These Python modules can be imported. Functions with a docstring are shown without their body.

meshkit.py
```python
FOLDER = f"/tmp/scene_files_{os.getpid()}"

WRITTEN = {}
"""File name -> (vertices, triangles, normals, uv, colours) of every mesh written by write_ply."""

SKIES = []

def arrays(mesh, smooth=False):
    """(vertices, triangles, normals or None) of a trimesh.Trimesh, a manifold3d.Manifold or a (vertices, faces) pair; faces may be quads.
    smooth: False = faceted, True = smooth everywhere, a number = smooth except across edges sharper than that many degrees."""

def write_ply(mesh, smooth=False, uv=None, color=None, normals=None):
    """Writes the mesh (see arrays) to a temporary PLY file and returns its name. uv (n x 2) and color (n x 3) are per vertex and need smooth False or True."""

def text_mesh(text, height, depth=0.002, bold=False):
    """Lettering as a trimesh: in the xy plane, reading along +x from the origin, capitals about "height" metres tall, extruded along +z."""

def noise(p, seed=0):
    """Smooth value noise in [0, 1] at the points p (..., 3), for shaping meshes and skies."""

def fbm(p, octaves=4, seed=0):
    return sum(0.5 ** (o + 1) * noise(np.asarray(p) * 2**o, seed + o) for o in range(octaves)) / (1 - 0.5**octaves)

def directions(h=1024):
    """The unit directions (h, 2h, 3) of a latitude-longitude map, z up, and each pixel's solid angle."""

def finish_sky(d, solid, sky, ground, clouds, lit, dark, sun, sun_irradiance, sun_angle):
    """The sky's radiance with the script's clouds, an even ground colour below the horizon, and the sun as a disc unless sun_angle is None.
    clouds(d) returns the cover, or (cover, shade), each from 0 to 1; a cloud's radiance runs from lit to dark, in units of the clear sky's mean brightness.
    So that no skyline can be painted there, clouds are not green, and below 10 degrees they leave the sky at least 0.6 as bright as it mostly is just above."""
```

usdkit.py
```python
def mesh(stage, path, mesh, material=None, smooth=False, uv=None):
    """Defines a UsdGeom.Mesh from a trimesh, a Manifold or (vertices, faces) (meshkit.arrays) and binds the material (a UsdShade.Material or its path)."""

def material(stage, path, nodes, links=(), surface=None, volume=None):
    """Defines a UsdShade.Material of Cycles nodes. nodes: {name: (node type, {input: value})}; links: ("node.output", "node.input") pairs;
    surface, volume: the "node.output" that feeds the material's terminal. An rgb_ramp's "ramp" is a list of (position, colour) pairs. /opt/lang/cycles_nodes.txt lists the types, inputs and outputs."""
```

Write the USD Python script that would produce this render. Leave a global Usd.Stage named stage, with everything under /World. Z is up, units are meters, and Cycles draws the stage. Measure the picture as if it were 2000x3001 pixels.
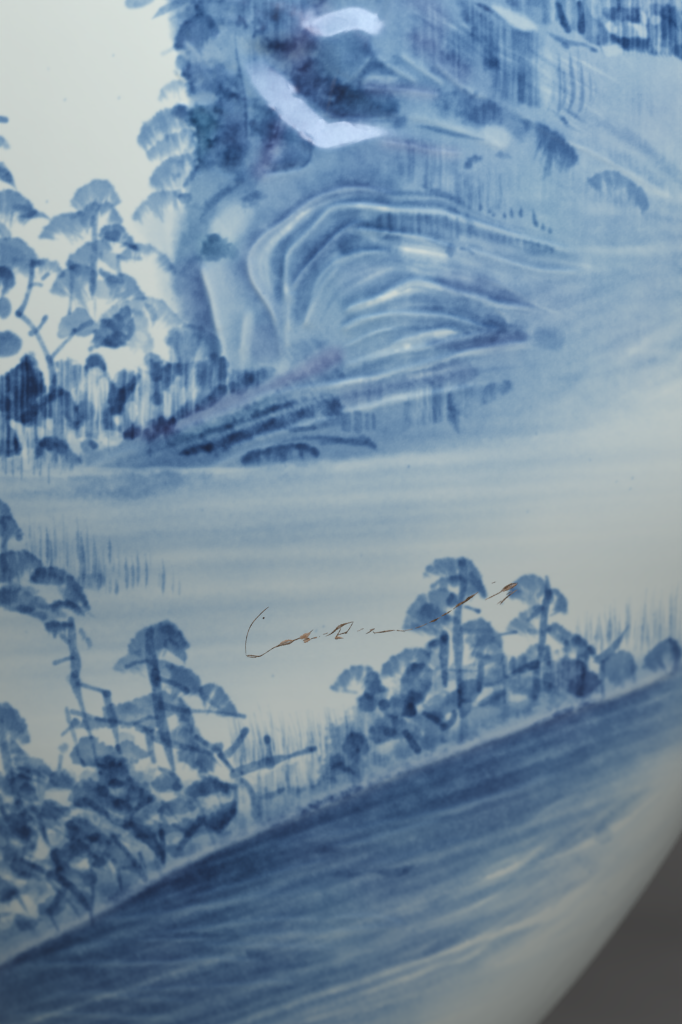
import math, numpy as np, usdkit
from scipy import ndimage
from scipy.spatial import cKDTree
from scipy.interpolate import CubicSpline, RBFInterpolator
from pxr import Usd, UsdGeom, UsdLux, UsdShade, Gf, Sdf, Vt

stage = Usd.Stage.CreateInMemory()
UsdGeom.SetStageUpAxis(stage, UsdGeom.Tokens.z)
UsdGeom.SetStageMetersPerUnit(stage, 1.0)
UsdGeom.Xform.Define(stage, '/World')

# ---------------------------------------------------------------- camera, light
CAM_D = 1.30                                  # camera to vase axis, metres
CAM_X = 0.0417
cam = UsdGeom.Camera.Define(stage, '/World/camera')
cam.AddTranslateOp().Set((CAM_X, -CAM_D, 0.0))
cam.AddRotateXYZOp().Set((90, 0, 0))
cam.CreateHorizontalApertureAttr(24.0)
cam.CreateVerticalApertureAttr(24.0 * 3001 / 2000)
cam.CreateFocalLengthAttr(24.0 * 1.30 / 0.238)
cam.CreateClippingRangeAttr((0.05, 50))
cam.CreateFStopAttr(9.0)
cam.CreateFocusDistanceAttr(1.085)
cam.CreateExposureAttr(-0.33)

def rect_light(name, pos, target, w, h, power, color):
    l = UsdLux.RectLight.Define(stage, '/World/' + name)
    l.CreateWidthAttr(w); l.CreateHeightAttr(h); l.CreateIntensityAttr(power); l.CreateColorAttr(color)
    l.CreateNormalizeAttr(False)
    m = Gf.Matrix4d().SetLookAt(Gf.Vec3d(*pos), Gf.Vec3d(*target), Gf.Vec3d(0, 0, 1)).GetInverse()
    l.AddTransformOp().Set(m)
    return l
def lamp(name, az, el, dist, w, h, power, color=(1, 1, 1), at=(.03, -.24, .10)):
    a, e = math.radians(az), math.radians(el)
    rect_light(name, (at[0] + dist * math.sin(a) * math.cos(e), at[1] - dist * math.cos(a) * math.cos(e), at[2] + dist * math.sin(e)), at, w, h, power, color)
lamp('key_softbox', 25, 33, 1.9, 2.0, 0.6, 14.0, (0.975, 0.968, 1.0))
lamp('left_fill_softbox', -55, 12, 2.2, 1.5, 1.5, 1.2, (1.0, 0.99, 0.96))
# ---------------------------------------------------------------- the painting (pigment density on the glaze)
# PAINT BEGIN
rng = np.random.default_rng(11)
MX, MY, CS = 500, 500, 0.5                    # margins round the design and canvas cells per design unit
CW, CH = int((2000 + MX + 700) * CS), int((3001 + 2 * MY) * CS)
D = np.zeros((CH, CW), np.float32)            # cobalt density
HT = np.zeros((CH, CW), np.float32)           # carved relief, mm
TN = np.zeros((CH, CW), np.float32)           # lavender (+) / teal (-) cast of the cobalt
MOT = {}                                      # motif -> its own density
cur = None
def motif(name):
    global cur
    cur = MOT.setdefault(name, np.zeros((CH, CW), np.float32))
def gs(n, sy, sx):                              # gaussian; wide ones as three box passes
    for ax, sg in ((0, sy), (1, sx)):
        if sg > 8:
            for _ in range(3): n = ndimage.uniform_filter1d(n, int(2 * sg) | 1, axis=ax, mode='wrap')
        elif sg > 0:
            n = ndimage.gaussian_filter1d(n, sg, axis=ax, truncate=3, mode='wrap')
    return n
def nz(sy, sx, ang=0):
    if ang:
        a = math.radians(ang); c, s = math.cos(a), math.sin(a)
        n = gs(rng.standard_normal((2600, 2600), dtype=np.float32), sy, sx)
        n = ndimage.affine_transform(n, np.array([[c, -s], [s, c]]), offset=np.array([1300, 1300]) - np.array([[c, -s], [s, c]]) @ np.array([CH / 2, CW / 2]), output_shape=(CH, CW), order=1, mode='wrap')
    else:
        n = gs(rng.standard_normal((CH, CW), dtype=np.float32), sy, sx)
    return n / n.std()
G1, G2, G3, G4 = nz(.6, .6), nz(2.2, 2.2), nz(7, 7), nz(30, 30)
GV, GV2, GD, GH = nz(28, 1.1), nz(60, 3.5), nz(3.0, 200, -19), nz(5, 170, -3.5)
GDF = nz(.8, 9, 52)
WX, WY = nz(13, 13), nz(13, 13)
TILE = {'S': (0, 0, 1), 'A': (0, 0, 1.568), 'B': (1000, 0, 1.568), 'C': (0, 750, 1.568), 'D': (1000, 750, 1.568), 'E': (0, 1500, 1.568),
        'F': (1000, 1500, 1.568), 'G': (0, 2250, 1.568), 'H': (1000, 2250, 1.568), 'a': (0, 500, 2.24), 'b': (0, 925, 2.24), 'c': (0, 1450, 2.24),
        'd': (0, 1975, 2.24), 'e': (0, 2400, 2.24), 'f': (600, 1950, 2.24), 'g': (1100, 1600, 2.24), 'h': (450, 0, 2.24), 'i': (1000, 0, 2.24),
        'j': (450, 450, 2.24), 'k': (1000, 500, 2.24), 'l': (450, 900, 2.24), 'm': (700, 1650, 3.136), 'n': (1500, 0, 3.136)}
tx = ty = 0; ts = 1.0
def T(k):                                     # sheet of the cartoon the next strokes are measured on
    global tx, ty, ts
    tx, ty, ts = TILE[k]
def cv(pts):
    p = np.array([q[:2] for q in pts], float)
    return np.stack([(p[:, 0] / ts + tx + MX) * CS, (p[:, 1] / ts + ty + MY) * CS], 1)
def k_():
    return CS / ts
def spl(p, closed=False, step=1.0):
    p = np.asarray(p, float)
    if closed: p = np.vstack([p, p[:1]])
    if len(p) == 2: p = np.vstack([p[0], p.mean(0), p[1]])
    s = np.r_[0, np.cumsum(np.maximum(np.linalg.norm(np.diff(p[:, :2], axis=0), axis=1) ** .5, 1e-3))]
    c = CubicSpline(s, p, bc_type='periodic' if closed else 'natural')
    L = np.linalg.norm(np.diff(p[:, :2], axis=0), axis=1).sum()
    return c(np.linspace(0, s[-1], max(8, int(L / step))))
def box_(p, pad):
    x0, y0 = np.floor(p.min(0) - pad).astype(int); x1, y1 = np.ceil(p.max(0) + pad).astype(int) + 1
    return max(x0, 0), max(y0, 0), min(x1, CW), min(y1, CH)
def put(sl, d, base=True):
    D[sl] += d
    if cur is not None: cur[sl] += d
def sm(x):
    x = np.clip(x, 0, 1); return x * x * (3 - 2 * x)
def near(q, pad):
    x0, y0, x1, y1 = box_(q[:, :2], pad)
    if x1 <= x0 or y1 <= y0: return None
    X, Y = np.meshgrid(np.arange(x0, x1), np.arange(y0, y1))
    dist, i = cKDTree(q[:, :2]).query(np.stack([X.ravel(), Y.ravel()], 1), distance_upper_bound=pad, workers=-1 if X.size > 30000 else 1)
    i = np.minimum(i, len(q) - 1)
    return (slice(y0, y1), slice(x0, x1)), dist.reshape(X.shape), i.reshape(X.shape), X, Y
def line(pts, w, d, soft=None, taper=(0, 0), dry=0.0, knob=0, grain=.12):
    """A brush stroke; w = full width or one width per point; knob: dark wet end."""
    ww = np.broadcast_to(np.asarray(w, float), (len(pts),)) * k_() / 2
    q = spl(np.c_[cv(pts), ww]); n = len(q); t = np.linspace(0, 1, n)
    if taper[0]: q[:, 2] *= np.clip(t / taper[0], .12, 1)
    if taper[1]: q[:, 2] *= np.clip((1 - t) / taper[1], .12, 1)
    q[:, 2] = np.maximum(q[:, 2], .35)
    so = max(1.25 * soft * k_(), 1.6) if soft else 1.6
    r = near(q, q[:, 2].max() + so + 1)
    if r is None: return
    sl, dist, i, X, Y = r
    c = sm((q[i, 2] - dist) / so + .5)
    m = 1 + grain * G2[sl] + grain * .6 * G1[sl]
    if dry: m = m * np.clip(1 - dry * .5 + dry * GV[sl], 0, 2)
    if knob: m = m + knob * np.exp(-((t[i] - 1) * n / (2.2 * q[:, 2].max() + 1)) ** 2)
    put(sl, d * c * np.clip(m, .1, 4))
def inside(poly, x0, y0, x1, y1):
    h, w = y1 - y0, x1 - x0
    acc = np.zeros((h, w + 1), np.int32)
    p = np.asarray(poly); a_, b_ = p, np.roll(p, 1, 0)
    for (xa, ya), (xb, yb) in zip(a_, b_):
        if ya == yb: continue
        if ya > yb: xa, ya, xb, yb = xb, yb, xa, ya
        r0, r1 = max(math.ceil(ya), y0), min(math.ceil(yb), y1)
        if r1 <= r0: continue
        rows = np.arange(r0, r1)
        xs = np.clip(np.ceil(xa + (rows - ya) * (xb - xa) / (yb - ya)) - x0, 0, w).astype(int)
        acc[rows - y0, xs] += 1
    return np.cumsum(acc, 1)[:, :w] % 2 == 1
def region(pts, soft, warp=0.0, straight=False, far=0):
    p = cv(pts); q = spl(p, True, 2.0) if not straight else p
    qq = spl(p, True, 1.0) if not straight else np.vstack([np.linspace(p[a - 1], p[a], max(2, int(np.linalg.norm(p[a] - p[a - 1])))) for a in range(len(p))])
    so = max(1.35 * soft * k_(), 1.5)
    x0, y0, x1, y1 = box_(qq, so + 2 + 2.5 * warp * k_())
    X, Y = np.meshgrid(np.arange(x0, x1), np.arange(y0, y1))
    s = inside(q, x0, y0, x1, y1)
    ub = max(so, far * k_()) + 2 + 3 * warp * k_()
    dist, _ = cKDTree(qq).query(np.stack([X.ravel(), Y.ravel()], 1), distance_upper_bound=ub, workers=-1 if X.size > 30000 else 1)
    sd = np.where(s, 1, -1) * np.minimum(dist, 2 * ub).reshape(X.shape)
    sl = (slice(y0, y1), slice(x0, x1))
    if warp: sd = sd + warp * k_() * (.8 * G3[sl] + .7 * G2[sl])
    return sl, sm(sd / so + .5), sd, X, Y
def fill(pts, d, soft=6, warp=3, edge=0.0, ew=8, grad=None, mot=.12, dry=0.0, diag=0.0, straight=False, tint=0.0):
    """A wash; edge: darker drying line; grad=(x0,y0,f0,x1,y1,f1)."""
    if (tx, ty) in ((450, 0), (1000, 0)): soft, warp = soft * 1.7, warp * 1.5
    sl, c, sd, X, Y = region(pts, soft, warp, straight, 4 * ew if edge else 0)
    m = 1 + mot * (.9 * G3[sl] + .25 * G2[sl] + .15 * G1[sl])
    if dry: m = m * np.clip(1 + dry * (.7 * GV[sl] + .5 * GV2[sl]), .05, 2.4)
    if diag: m = m * np.clip(1 + diag * (GD[sl] + .4 * GDF[sl]), .1, 2.2)
    if edge: m = m + edge * np.exp(-np.maximum(sd, 0) / (ew * k_()))
    if grad:
        a, b = cv([grad[0:2], grad[3:5]]); v = b - a
        t = np.clip(((X - a[0]) * v[0] + (Y - a[1]) * v[1]) / (v @ v), 0, 1)
        m = m * (grad[2] + (grad[5] - grad[2]) * t)
    put(sl, d * c * np.maximum(m, 0))
    if tint: TN[sl] += tint * c
def blob(x, y, rx, ry, d, soft=5, rot=0, warp=3, edge=.35, mot=.15, dry=0):
    a = np.linspace(0, 2 * np.pi, 12, endpoint=False); c, s = math.cos(math.radians(rot)), math.sin(math.radians(rot))
    fill([(x + rx * math.cos(t) * c - ry * math.sin(t) * s, y + rx * math.cos(t) * s + ry * math.sin(t) * c) for t in a], d, soft, warp, edge, 6, mot=mot, dry=dry)
def frond(arc, depth, d, aim=None, edge=.55, dirn=(0, 1), jit=.25, dens=1.7, p=1.0):
    """Umbrella of pine needles: bristles falling from an arc; aim = point they run towards."""
    q = spl(cv(arc), step=.6); n = len(q); dp = depth * k_(); edge *= .55
    q = q + np.stack([np.interp(np.arange(n), np.linspace(0, n, max(5, n // 9)), rng.normal(0, 1.1, max(5, n // 9))) for _ in (0, 1)], 1)
    t = np.linspace(0, 1, n)
    tan = np.gradient(q, axis=0); tan /= np.maximum(np.linalg.norm(tan, axis=1, keepdims=True), 1e-6)
    nrm = np.stack([-tan[:, 1], tan[:, 0]], 1)
    if aim is None:
        dv = .45 * nrm + .75 * np.array(dirn)
    else:
        dv = cv([aim])[0] - q
    dv /= np.maximum(np.linalg.norm(dv, axis=1, keepdims=True), 1e-6)
    env = np.sin(np.pi * np.clip(t, .0, 1)) ** .45 * .9 + .1
    nb = int(n * dens)
    i = rng.integers(0, n, nb)
    L = dp * env[i] * rng.uniform(.45, 1.08, nb) * (1 + .25 * np.interp(i, np.linspace(0, n, 14), rng.standard_normal(14)))
    tuft = np.interp(i, np.linspace(0, n, max(6, n // 5)), rng.standard_normal(max(6, n // 5)))
    L = np.maximum(L * np.clip(1 + .38 * tuft, .25, 1.7), 2)
    dd = dv[i] + jit * rng.standard_normal((nb, 2)) * .6
    ms = int(max(4, dp * 1.3))
    s = np.linspace(0, 1, ms)
    P = q[i][:, None, :] + rng.standard_normal((nb, 1, 2)) * 1.3 + dd[:, None, :] * (L[:, None] * s)[:, :, None]
    wt = ((1 - s) ** p * .8 + .35) * (L / ms)[:, None] * rng.uniform(.35, 1.6, (nb, 1)) * np.exp(.55 * tuft)[:, None]
    x0, y0, x1, y1 = box_(np.vstack([q, P.reshape(-1, 2)]), 5)
    if x1 - x0 < 3 or y1 - y0 < 3: return
    b = np.zeros((y1 - y0, x1 - x0), np.float32)
    ix = np.round(P[..., 0] - x0).astype(int).ravel(); iy = np.round(P[..., 1] - y0).astype(int).ravel()
    ok = (ix >= 0) & (iy >= 0) & (ix < b.shape[1]) & (iy < b.shape[0])
    np.add.at(b, (iy[ok], ix[ok]), wt.ravel()[ok])
    b = ndimage.gaussian_filter(b, 1.15)
    sl = (slice(y0, y1), slice(x0, x1))
    c = 1.08 - 1.08 * np.exp(-1.25 * b * (1 + .12 * G2[sl]))
    put(sl, d * c)
    if edge:
        r = near(np.c_[q, np.ones(n)], 5)
        if r is None: return
        sl, dist, ii, _, _ = r
        put(sl, d * edge * np.exp(-(dist / 1.9) ** 2) * env[ii] * np.clip(1 + .5 * G2[sl], 0, 2))
def ridge(pts, wl=14, a=.6, dd=.6, wd=40, side=1, amp=.25, ends=.15, under=0.0, wu=30, tint=0.0):
    """Carved edge: pigment thin on the crest, pooled beside it (side=+1: right hand of travel); amp: relief in mm."""
    q = spl(cv(pts)); n = len(q); t = np.linspace(0, 1, n)
    a, dd, under, wl = a * .76, dd * 1.5, under * 1.4, wl * 1.3
    kk = k_(); wl, wd, wu = wl * kk, wd * kk, wu * kk
    r = near(q, 3 * max(wl, wd, wu))
    if r is None: return
    sl, dist, i, X, Y = r
    dist = np.minimum(dist, 1e3)
    tan = np.gradient(q, axis=0)[i]
    sg = np.sign(tan[..., 0] * (Y - q[i, 1]) - tan[..., 1] * (X - q[i, 0])) * side
    e = sm(t[i] / max(ends, 1e-3)) * sm((1 - t[i]) / max(ends, 1e-3)) if ends else np.ones_like(dist)
    g = np.exp(-(dist / (wl * .62)) ** 2)
    var = np.clip(1 + .22 * G3[sl] + .06 * G2[sl], .2, 2)
    f = 1 - np.clip(a * (g + .45 * (1 - g) * np.exp(-dist / (wl * 1.6)) * sm(.5 - sg * dist / 3)) * e * var, 0, .95)
    D[sl] *= f
    if cur is not None: cur[sl] *= f
    on = sm(.5 + sg * dist / 3)
    dk = (.65 * np.exp(-np.maximum(dist - wl * .5, 0) / wd) + .5 * np.exp(-dist / (2.2 * wd)) * sm((3 * max(wl, wd, wu) - dist) / wd)) * on * (1 - g)
    put(sl, dd * dk * e * var)
    if under: put(sl, under * np.exp(-np.maximum(dist - wl * .5, 0) / wu) * (1 - on) * (1 - g) * e * var)
    HT[sl] += .42 * amp * e * np.where(sg > 0, np.exp(-(dist / (wl * .55)) ** 2), np.exp(-(dist / (wl * 1.6)) ** 1.3))
    if tint: TN[sl] += tint * np.exp(-(dist / (wl * 2)) ** 2) * e
def shelf(pts, slope, w, back, ends=(.1,.1)):
    """Carved hollow: from the edge the surface falls away on the left hand of travel over w, then comes back over 'back'."""
    sp = np.broadcast_to(np.asarray(slope, float), (len(pts),)); wp = np.broadcast_to(np.asarray(w, float), (len(pts),)) * k_()
    q = spl(np.c_[cv(pts), sp, wp]); n = len(q); t = np.linspace(0, 1, n); bk = back * k_()
    r = near(q, wp.max() + 2.2 * bk)
    sl, dist, i, X, Y = r
    dist = np.minimum(dist, 1e3)
    tan = np.gradient(q[:, :2], axis=0)[i]
    sg = np.sign(tan[..., 0] * (Y - q[i, 1]) - tan[..., 1] * (X - q[i, 0]))
    e = sm(t[i] / ends[0]) * sm((1 - t[i]) / ends[1])
    ww = q[i, 3]; cell = PXMM / CS
    dep = q[i, 2] * ww * cell
    u_ = dist / ww
    f = np.where(dist < ww, (1.12 * u_ - .12 * u_ * u_), sm(1 - (dist - ww) / (2.1 * bk)))
    f = np.where(sg < 0, f, 0)
    f = ndimage.gaussian_filter((f * dep * e).astype(np.float32), 3.2)
    HT[sl] -= f
def groove(pts, w, dep):
    q = spl(cv(pts)); r = near(np.c_[q, q[:, :1]], 4 * w * k_() + 2)
    sl, dist, i, X, Y = r
    HT[sl] -= dep * np.exp(-(np.minimum(dist, 99) / (w * k_())) ** 2)
PXMM = .119
def lighten(pts, f, soft=10, warp=4):
    sl, c, sd, X, Y = region(pts, soft, warp)
    D[sl] *= 1 - f * c
    if cur is not None: cur[sl] *= 1 - f * c
def reeds(x0, x1, ya, yb, n, w=5, d=.7, lean=0.0, var=.35, seed=0):
    """Upright dry-brush grass between two base lines ya(x), yb(x) (pairs of end values)."""
    r = np.random.default_rng(seed)
    for _ in range(n):
        u = r.uniform(); x = x0 + (x1 - x0) * u
        a = ya[0] + (ya[1] - ya[0]) * u; b = yb[0] + (yb[1] - yb[0]) * u; h = b - a
        a += h * var * r.uniform(0, 1); b -= h * .35 * var * r.uniform(-.3, 1)
        ln = lean * h + r.normal(0, .03) * h
        line([(x - ln, a), (x - ln * .4, (a + b) / 2), (x, b)], w * r.uniform(.6, 1.7), d * r.uniform(.4, 1.2), taper=(.5, .15), dry=.3)
def field(cp, n=1.0):
    c = np.array(cp, float)
    g = RBFInterpolator(c[:, :2] / 1000, c[:, 2], kernel='linear', smoothing=.0)
    X, Y = np.meshgrid(np.arange(0, CW, 12), np.arange(0, CH, 12))
    z = g(np.stack([(X.ravel() / CS - MX) / 1000, (Y.ravel() / CS - MY) / 1000], 1)).reshape(X.shape)
    z = ndimage.zoom(z, (CH / z.shape[0], CW / z.shape[1]), order=1)[:CH, :CW]
    z = np.pad(z, ((0, CH - z.shape[0]), (0, CW - z.shape[1])), mode='edge')
    return np.maximum(ndimage.gaussian_filter(z, 10), 0).astype(np.float32)
def twig(pts, w=14, d=1.1, knob=1.0):
    line(pts, w, d, knob=knob, grain=.2)
# ---- pale washes: lake and mist
motif('painted_lake')
LK = field([(-400,1200,0),(0,1290,.25),(300,1290,.3),(0,1420,.62),(200,1450,.5),(400,1410,.8),(700,1420,.62),(1000,1370,.5),(1250,1340,.45),(1500,1320,.42),(1700,1240,.34),(1900,1180,.24),
  (1990,1250,.14),(1950,1400,.08),(0,1520,.5),(500,1510,.58),(900,1500,.52),(1200,1470,.45),(1500,1440,.27),(1700,1420,.16),(0,1600,.46),(400,1600,.5),(800,1610,.5),(1100,1580,.45),(1350,1540,.28),(1600,1500,.1),
  (1900,1600,.05),(0,1680,.38),(500,1690,.27),(800,1680,.33),(1050,1660,.3),(1300,1620,.12),(500,1790,.46),(300,1800,.42),(800,1760,.4),(1000,1740,.25),(0,1830,.24),(300,1880,.34),(600,1870,.34),(900,1850,.22),
  (150,1950,.3),(400,1960,.22),(700,1960,.16),(1000,1950,.06),(0,2040,.1),(300,2060,.04),(800,2050,.0),(1500,1800,0),(1900,1900,0),(1000,2200,0),(300,2300,0),(0,2300,0),(2300,1300,0),(2600,1500,0),(2300,2200,0),(0,3300,0),(1500,3400,0),(2500,3300,0),(-500,1600,.4),(-500,2200,0)])
YY, XX = np.mgrid[0:CH, 0:CW]; SX, SY = XX / CS - MX, YY / CS - MY
lm = sm((SY - 1265 + .06 * SX + 60 * sm((SX - 900) / 900)) / np.interp(SX, [800, 1300, 1900], [50, 140, 300])) * sm((2500 - SY) / 200)
put(np.s_[:, :], LK * lm * np.clip(1 + .17 * GH + .06 * G4 + .03 * G2, 0, 2))
motif('painted_mountain')
MT = field([(500,-300,.9),(1000,-300,1.0),(1600,-300,.7),(2200,-300,.3),(560,100,.75),(520,300,.7),(620,60,1.0),(620,220,.75),(640,300,1.05),(700,60,.95),(800,120,1.25),(900,40,1.2),(700,450,1.25),(620,420,1.5),(900,250,1.5),(1000,250,1.6),
  (1000,480,.95),(1150,120,.9),(1250,60,1.1),(1300,250,1.0),(1100,350,1.1),(1200,480,.8),(1400,130,1.0),(1480,240,1.15),(1400,420,.75),(1560,300,.75),(1620,180,.6),(1650,250,.6),(1700,160,.55),(1800,220,.62),
  (1800,320,.62),(1950,200,.45),(1980,400,.48),(1700,420,.55),(1850,470,.42),(1900,330,.55),(1650,560,.65),(1500,580,.72),(1350,620,.75),(1200,600,.8),(1000,600,.95),(800,560,.85),(650,600,.75),(600,700,.62),(640,680,.5),(560,750,.55),(540,900,.55),(640,850,.55),
  (700,950,.62),(850,950,.65),(760,720,.65),(900,800,.95),(1000,900,.85),(1100,740,.9),(1250,750,.6),(1400,780,.68),(1600,760,.68),(1800,700,.58),(1950,700,.5),(1990,560,.42),(1900,850,.45),(1700,850,.5),(1560,900,.6),(1650,960,.42),(1850,960,.45),
  (1750,1080,.55),(1600,1100,.6),(1400,1080,.85),(1300,1020,.8),(1200,1000,.85),(1000,1080,.85),(850,1050,.75),(700,1150,.85),(1500,1180,.5),(1350,1200,.65),(1700,1180,.45),(1900,1080,.34),(1990,950,.36),(1980,1120,.25),(1200,1250,.6),
  (2300,800,.2),(2300,1200,.1),(1000,1250,.7),(600,1250,.8),(420,1330,.75),(700,1330,.7),(300,1370,.5),(100,1385,.4)])
sl, c, sd, X, Y = (lambda r: r)(region([(470,-420),(485,-200),(500,0),(508,90),(522,150),(540,200),(556,270),(566,330),(572,400),(566,480),(548,540),(542,620),(520,700),(505,800),(520,880),(560,960),(620,1060),(640,1130),(560,1200),(440,1240),(330,1300),(240,1350),
   (300,1395),(600,1385),(900,1355),(1200,1330),(1500,1290),(1800,1240),(2150,1150),(2500,900),(2600,200),(2500,-420)], 26, 3) if not T('S') else None)
yb_ = np.interp(SX[sl], [1000, 1200, 1500, 1800, 2150], [1345, 1320, 1280, 1220, 1100])
wb_ = np.interp(SX[sl], [700, 1100, 1500, 1900], [10, 50, 190, 260])
mfade = sm((yb_ + np.interp(SX[sl], [1100, 1500], [30, 110]) - SY[sl]) / (wb_ * np.interp(SX[sl], [1100, 1600], [1, 1.3])))
put(sl, MT[sl] * c * mfade * np.clip(1 + .05 * G3[sl] + .02 * G1[sl] + .03 * GV[sl] + .03 * GDF[sl], .1, 2))
TN[sl] += c * .1 * G4[sl] * sm((1250 - SY[sl]) / 300)
# mist curtains left of the cliff
T('a'); fill([(880,300),(980,280),(1150,260),(1300,420),(1330,700),(1400,1000),(1430,1176),(1200,1000),(1080,860),(1010,560)], .30, 60, 4, grad=(950,500,.35,1300,500,1.0))
fill([(1180,240),(1330,260),(1340,600),(1200,680),(1150,560)], .32, 40, 4)
lighten([(1090,270),(1165,260),(1170,520),(1130,560)], .35, 26)
fill([(1140,620),(1310,580),(1390,900),(1440,1100),(1250,1020),(1150,800)], .25, 60, 4, tint=.3)

# ---- the cliff, top centre
motif('painted_cliff')
T('h')
line([(0,120,),(60,70),(160,20),(260,-20)], 46, .75, 10, taper=(.3,0))
fill([(120,110),(200,60),(330,0),(520,-20),(540,120),(520,200),(400,190),(300,110),(220,150)], .45, 30, 6, mot=.3)
frond([(150,320),(150,250),(200,165),(290,105),(380,130),(420,200)], 120, 1.3, aim=(330,330), edge=.3)
line([(160,300),(185,220),(240,160)], 50, .5, 22)
fill([(230,420),(330,395),(540,400),(560,470),(540,560),(400,590),(300,590),(240,560)], .85, 34, 8, mot=.35)
line([(230,430),(235,520),(265,610)], 26, .8, 12)
line([(545,140),(540,300),(556,440),(590,600),(605,760),(612,930)], 16, 1.0, 9, taper=(.4,.1))
fill([(270,780),(340,720),(450,660),(590,640),(610,900),(600,1040),(560,1176),(400,1100),(300,1140),(290,960)], .55, 22, 6, mot=.35, edge=.3)
fill([(270,740),(320,720),(420,780),(400,900),(340,1000),(290,1060),(280,900)], .6, 26, 10, mot=.55, tint=-.9)
fill([(400,840),(560,740),(605,800),(600,960),(460,930)], .3, 30, 6, tint=.2)
line([(250,1176),(290,1090),(300,950),(280,780)], 20, .8, 12)
fill([(620,620),(700,680),(830,750),(800,860),(720,920),(650,860),(640,740)], 1.1, 26, 6, mot=.3, tint=-.3)
fill([(440,960),(600,980),(640,1080),(600,1176),(420,1090)], .5, 36, 8, mot=.35)
ridge([(835,745),(800,880),(760,1000),(720,1090),(640,1190)], 22, .0, .7, 34, 1, .06, tint=.9)
line([(838,745),(815,860),(775,960)], 16, .8, 8, taper=(.1,.4))
fill([(840,830),(900,840),(1030,960),(1010,1080),(900,1100),(740,1120),(780,960)], .75, 22, 8, mot=.45, edge=.3)
fill([(880,840),(940,900),(900,950),(850,900)], .7, 16, 6, tint=-.4)
lighten([(780,960),(840,980),(800,1050),(750,1070)], .35, 26)
line([(1030,960),(1015,1050),(950,1120)], 18, .8, 12, taper=(.2,.3))
line([(730,1130),(820,1110),(920,1080)], 24, .5, 16)
# dark streaked face
fill([(540,0),(820,-20),(1060,0),(1000,120),(930,280),(880,420),(780,330),(720,160),(640,120),(540,130)], .55, 34, 6, dry=.45)
fill([(780,0),(870,0),(880,120),(800,130)], .6, 26, 6, dry=.3)
fill([(720,270),(820,250),(900,330),(850,470),(790,400)], .5, 30, 8, mot=.35)
fill([(545,150),(690,110),(700,260),(690,330),(560,360)], -.28, 30, 5)
ridge([(1200,-10),(1080,70),(1000,170),(940,270),(880,430)], 30, .12, .3, 50, 1, .0, tint=.7)
fill([(1000,180),(1110,210),(1070,330),(1000,460),(930,420),(950,290)], .75, 18, 5, mot=.35, edge=.2, tint=.4)
# rock boss
fill([(1070,360),(1110,270),(1220,220),(1380,210),(1440,300),(1430,380),(1330,480),(1240,560),(1080,500),(1040,420)], .45, 28, 6, mot=.3)
fill([(1000,470),(1100,480),(1230,500),(1180,620),(1080,640),(900,520)], .7, 30, 8, mot=.4)
fill([(880,480),(1060,470),(1200,560),(1260,640),(1090,650),(960,600)], .3, 40, 8, tint=.3)
lighten([(1130,540),(1140,640),(1110,670),(1080,650)], .45, 14)
fill([(1080,650),(1200,680),(1260,560),(1350,540),(1568,590),(1568,760),(1420,770),(1230,770),(1130,720)], .75, 24, 6, mot=.35)
line([(1150,690),(1300,560),(1360,500)], 22, .5, 14)
lighten([(1200,700),(1320,650),(1400,700),(1260,740)], .25, 22)
ridge([(1080,700),(1150,745),(1300,775),(1500,785)], 14, .0, .5, 30, -1, .2, ends=.3, tint=.6)
ridge([(1240,560),(1330,480),(1420,380),(1450,350)], 16, .2, .3, 30, 1, .25)

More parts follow.
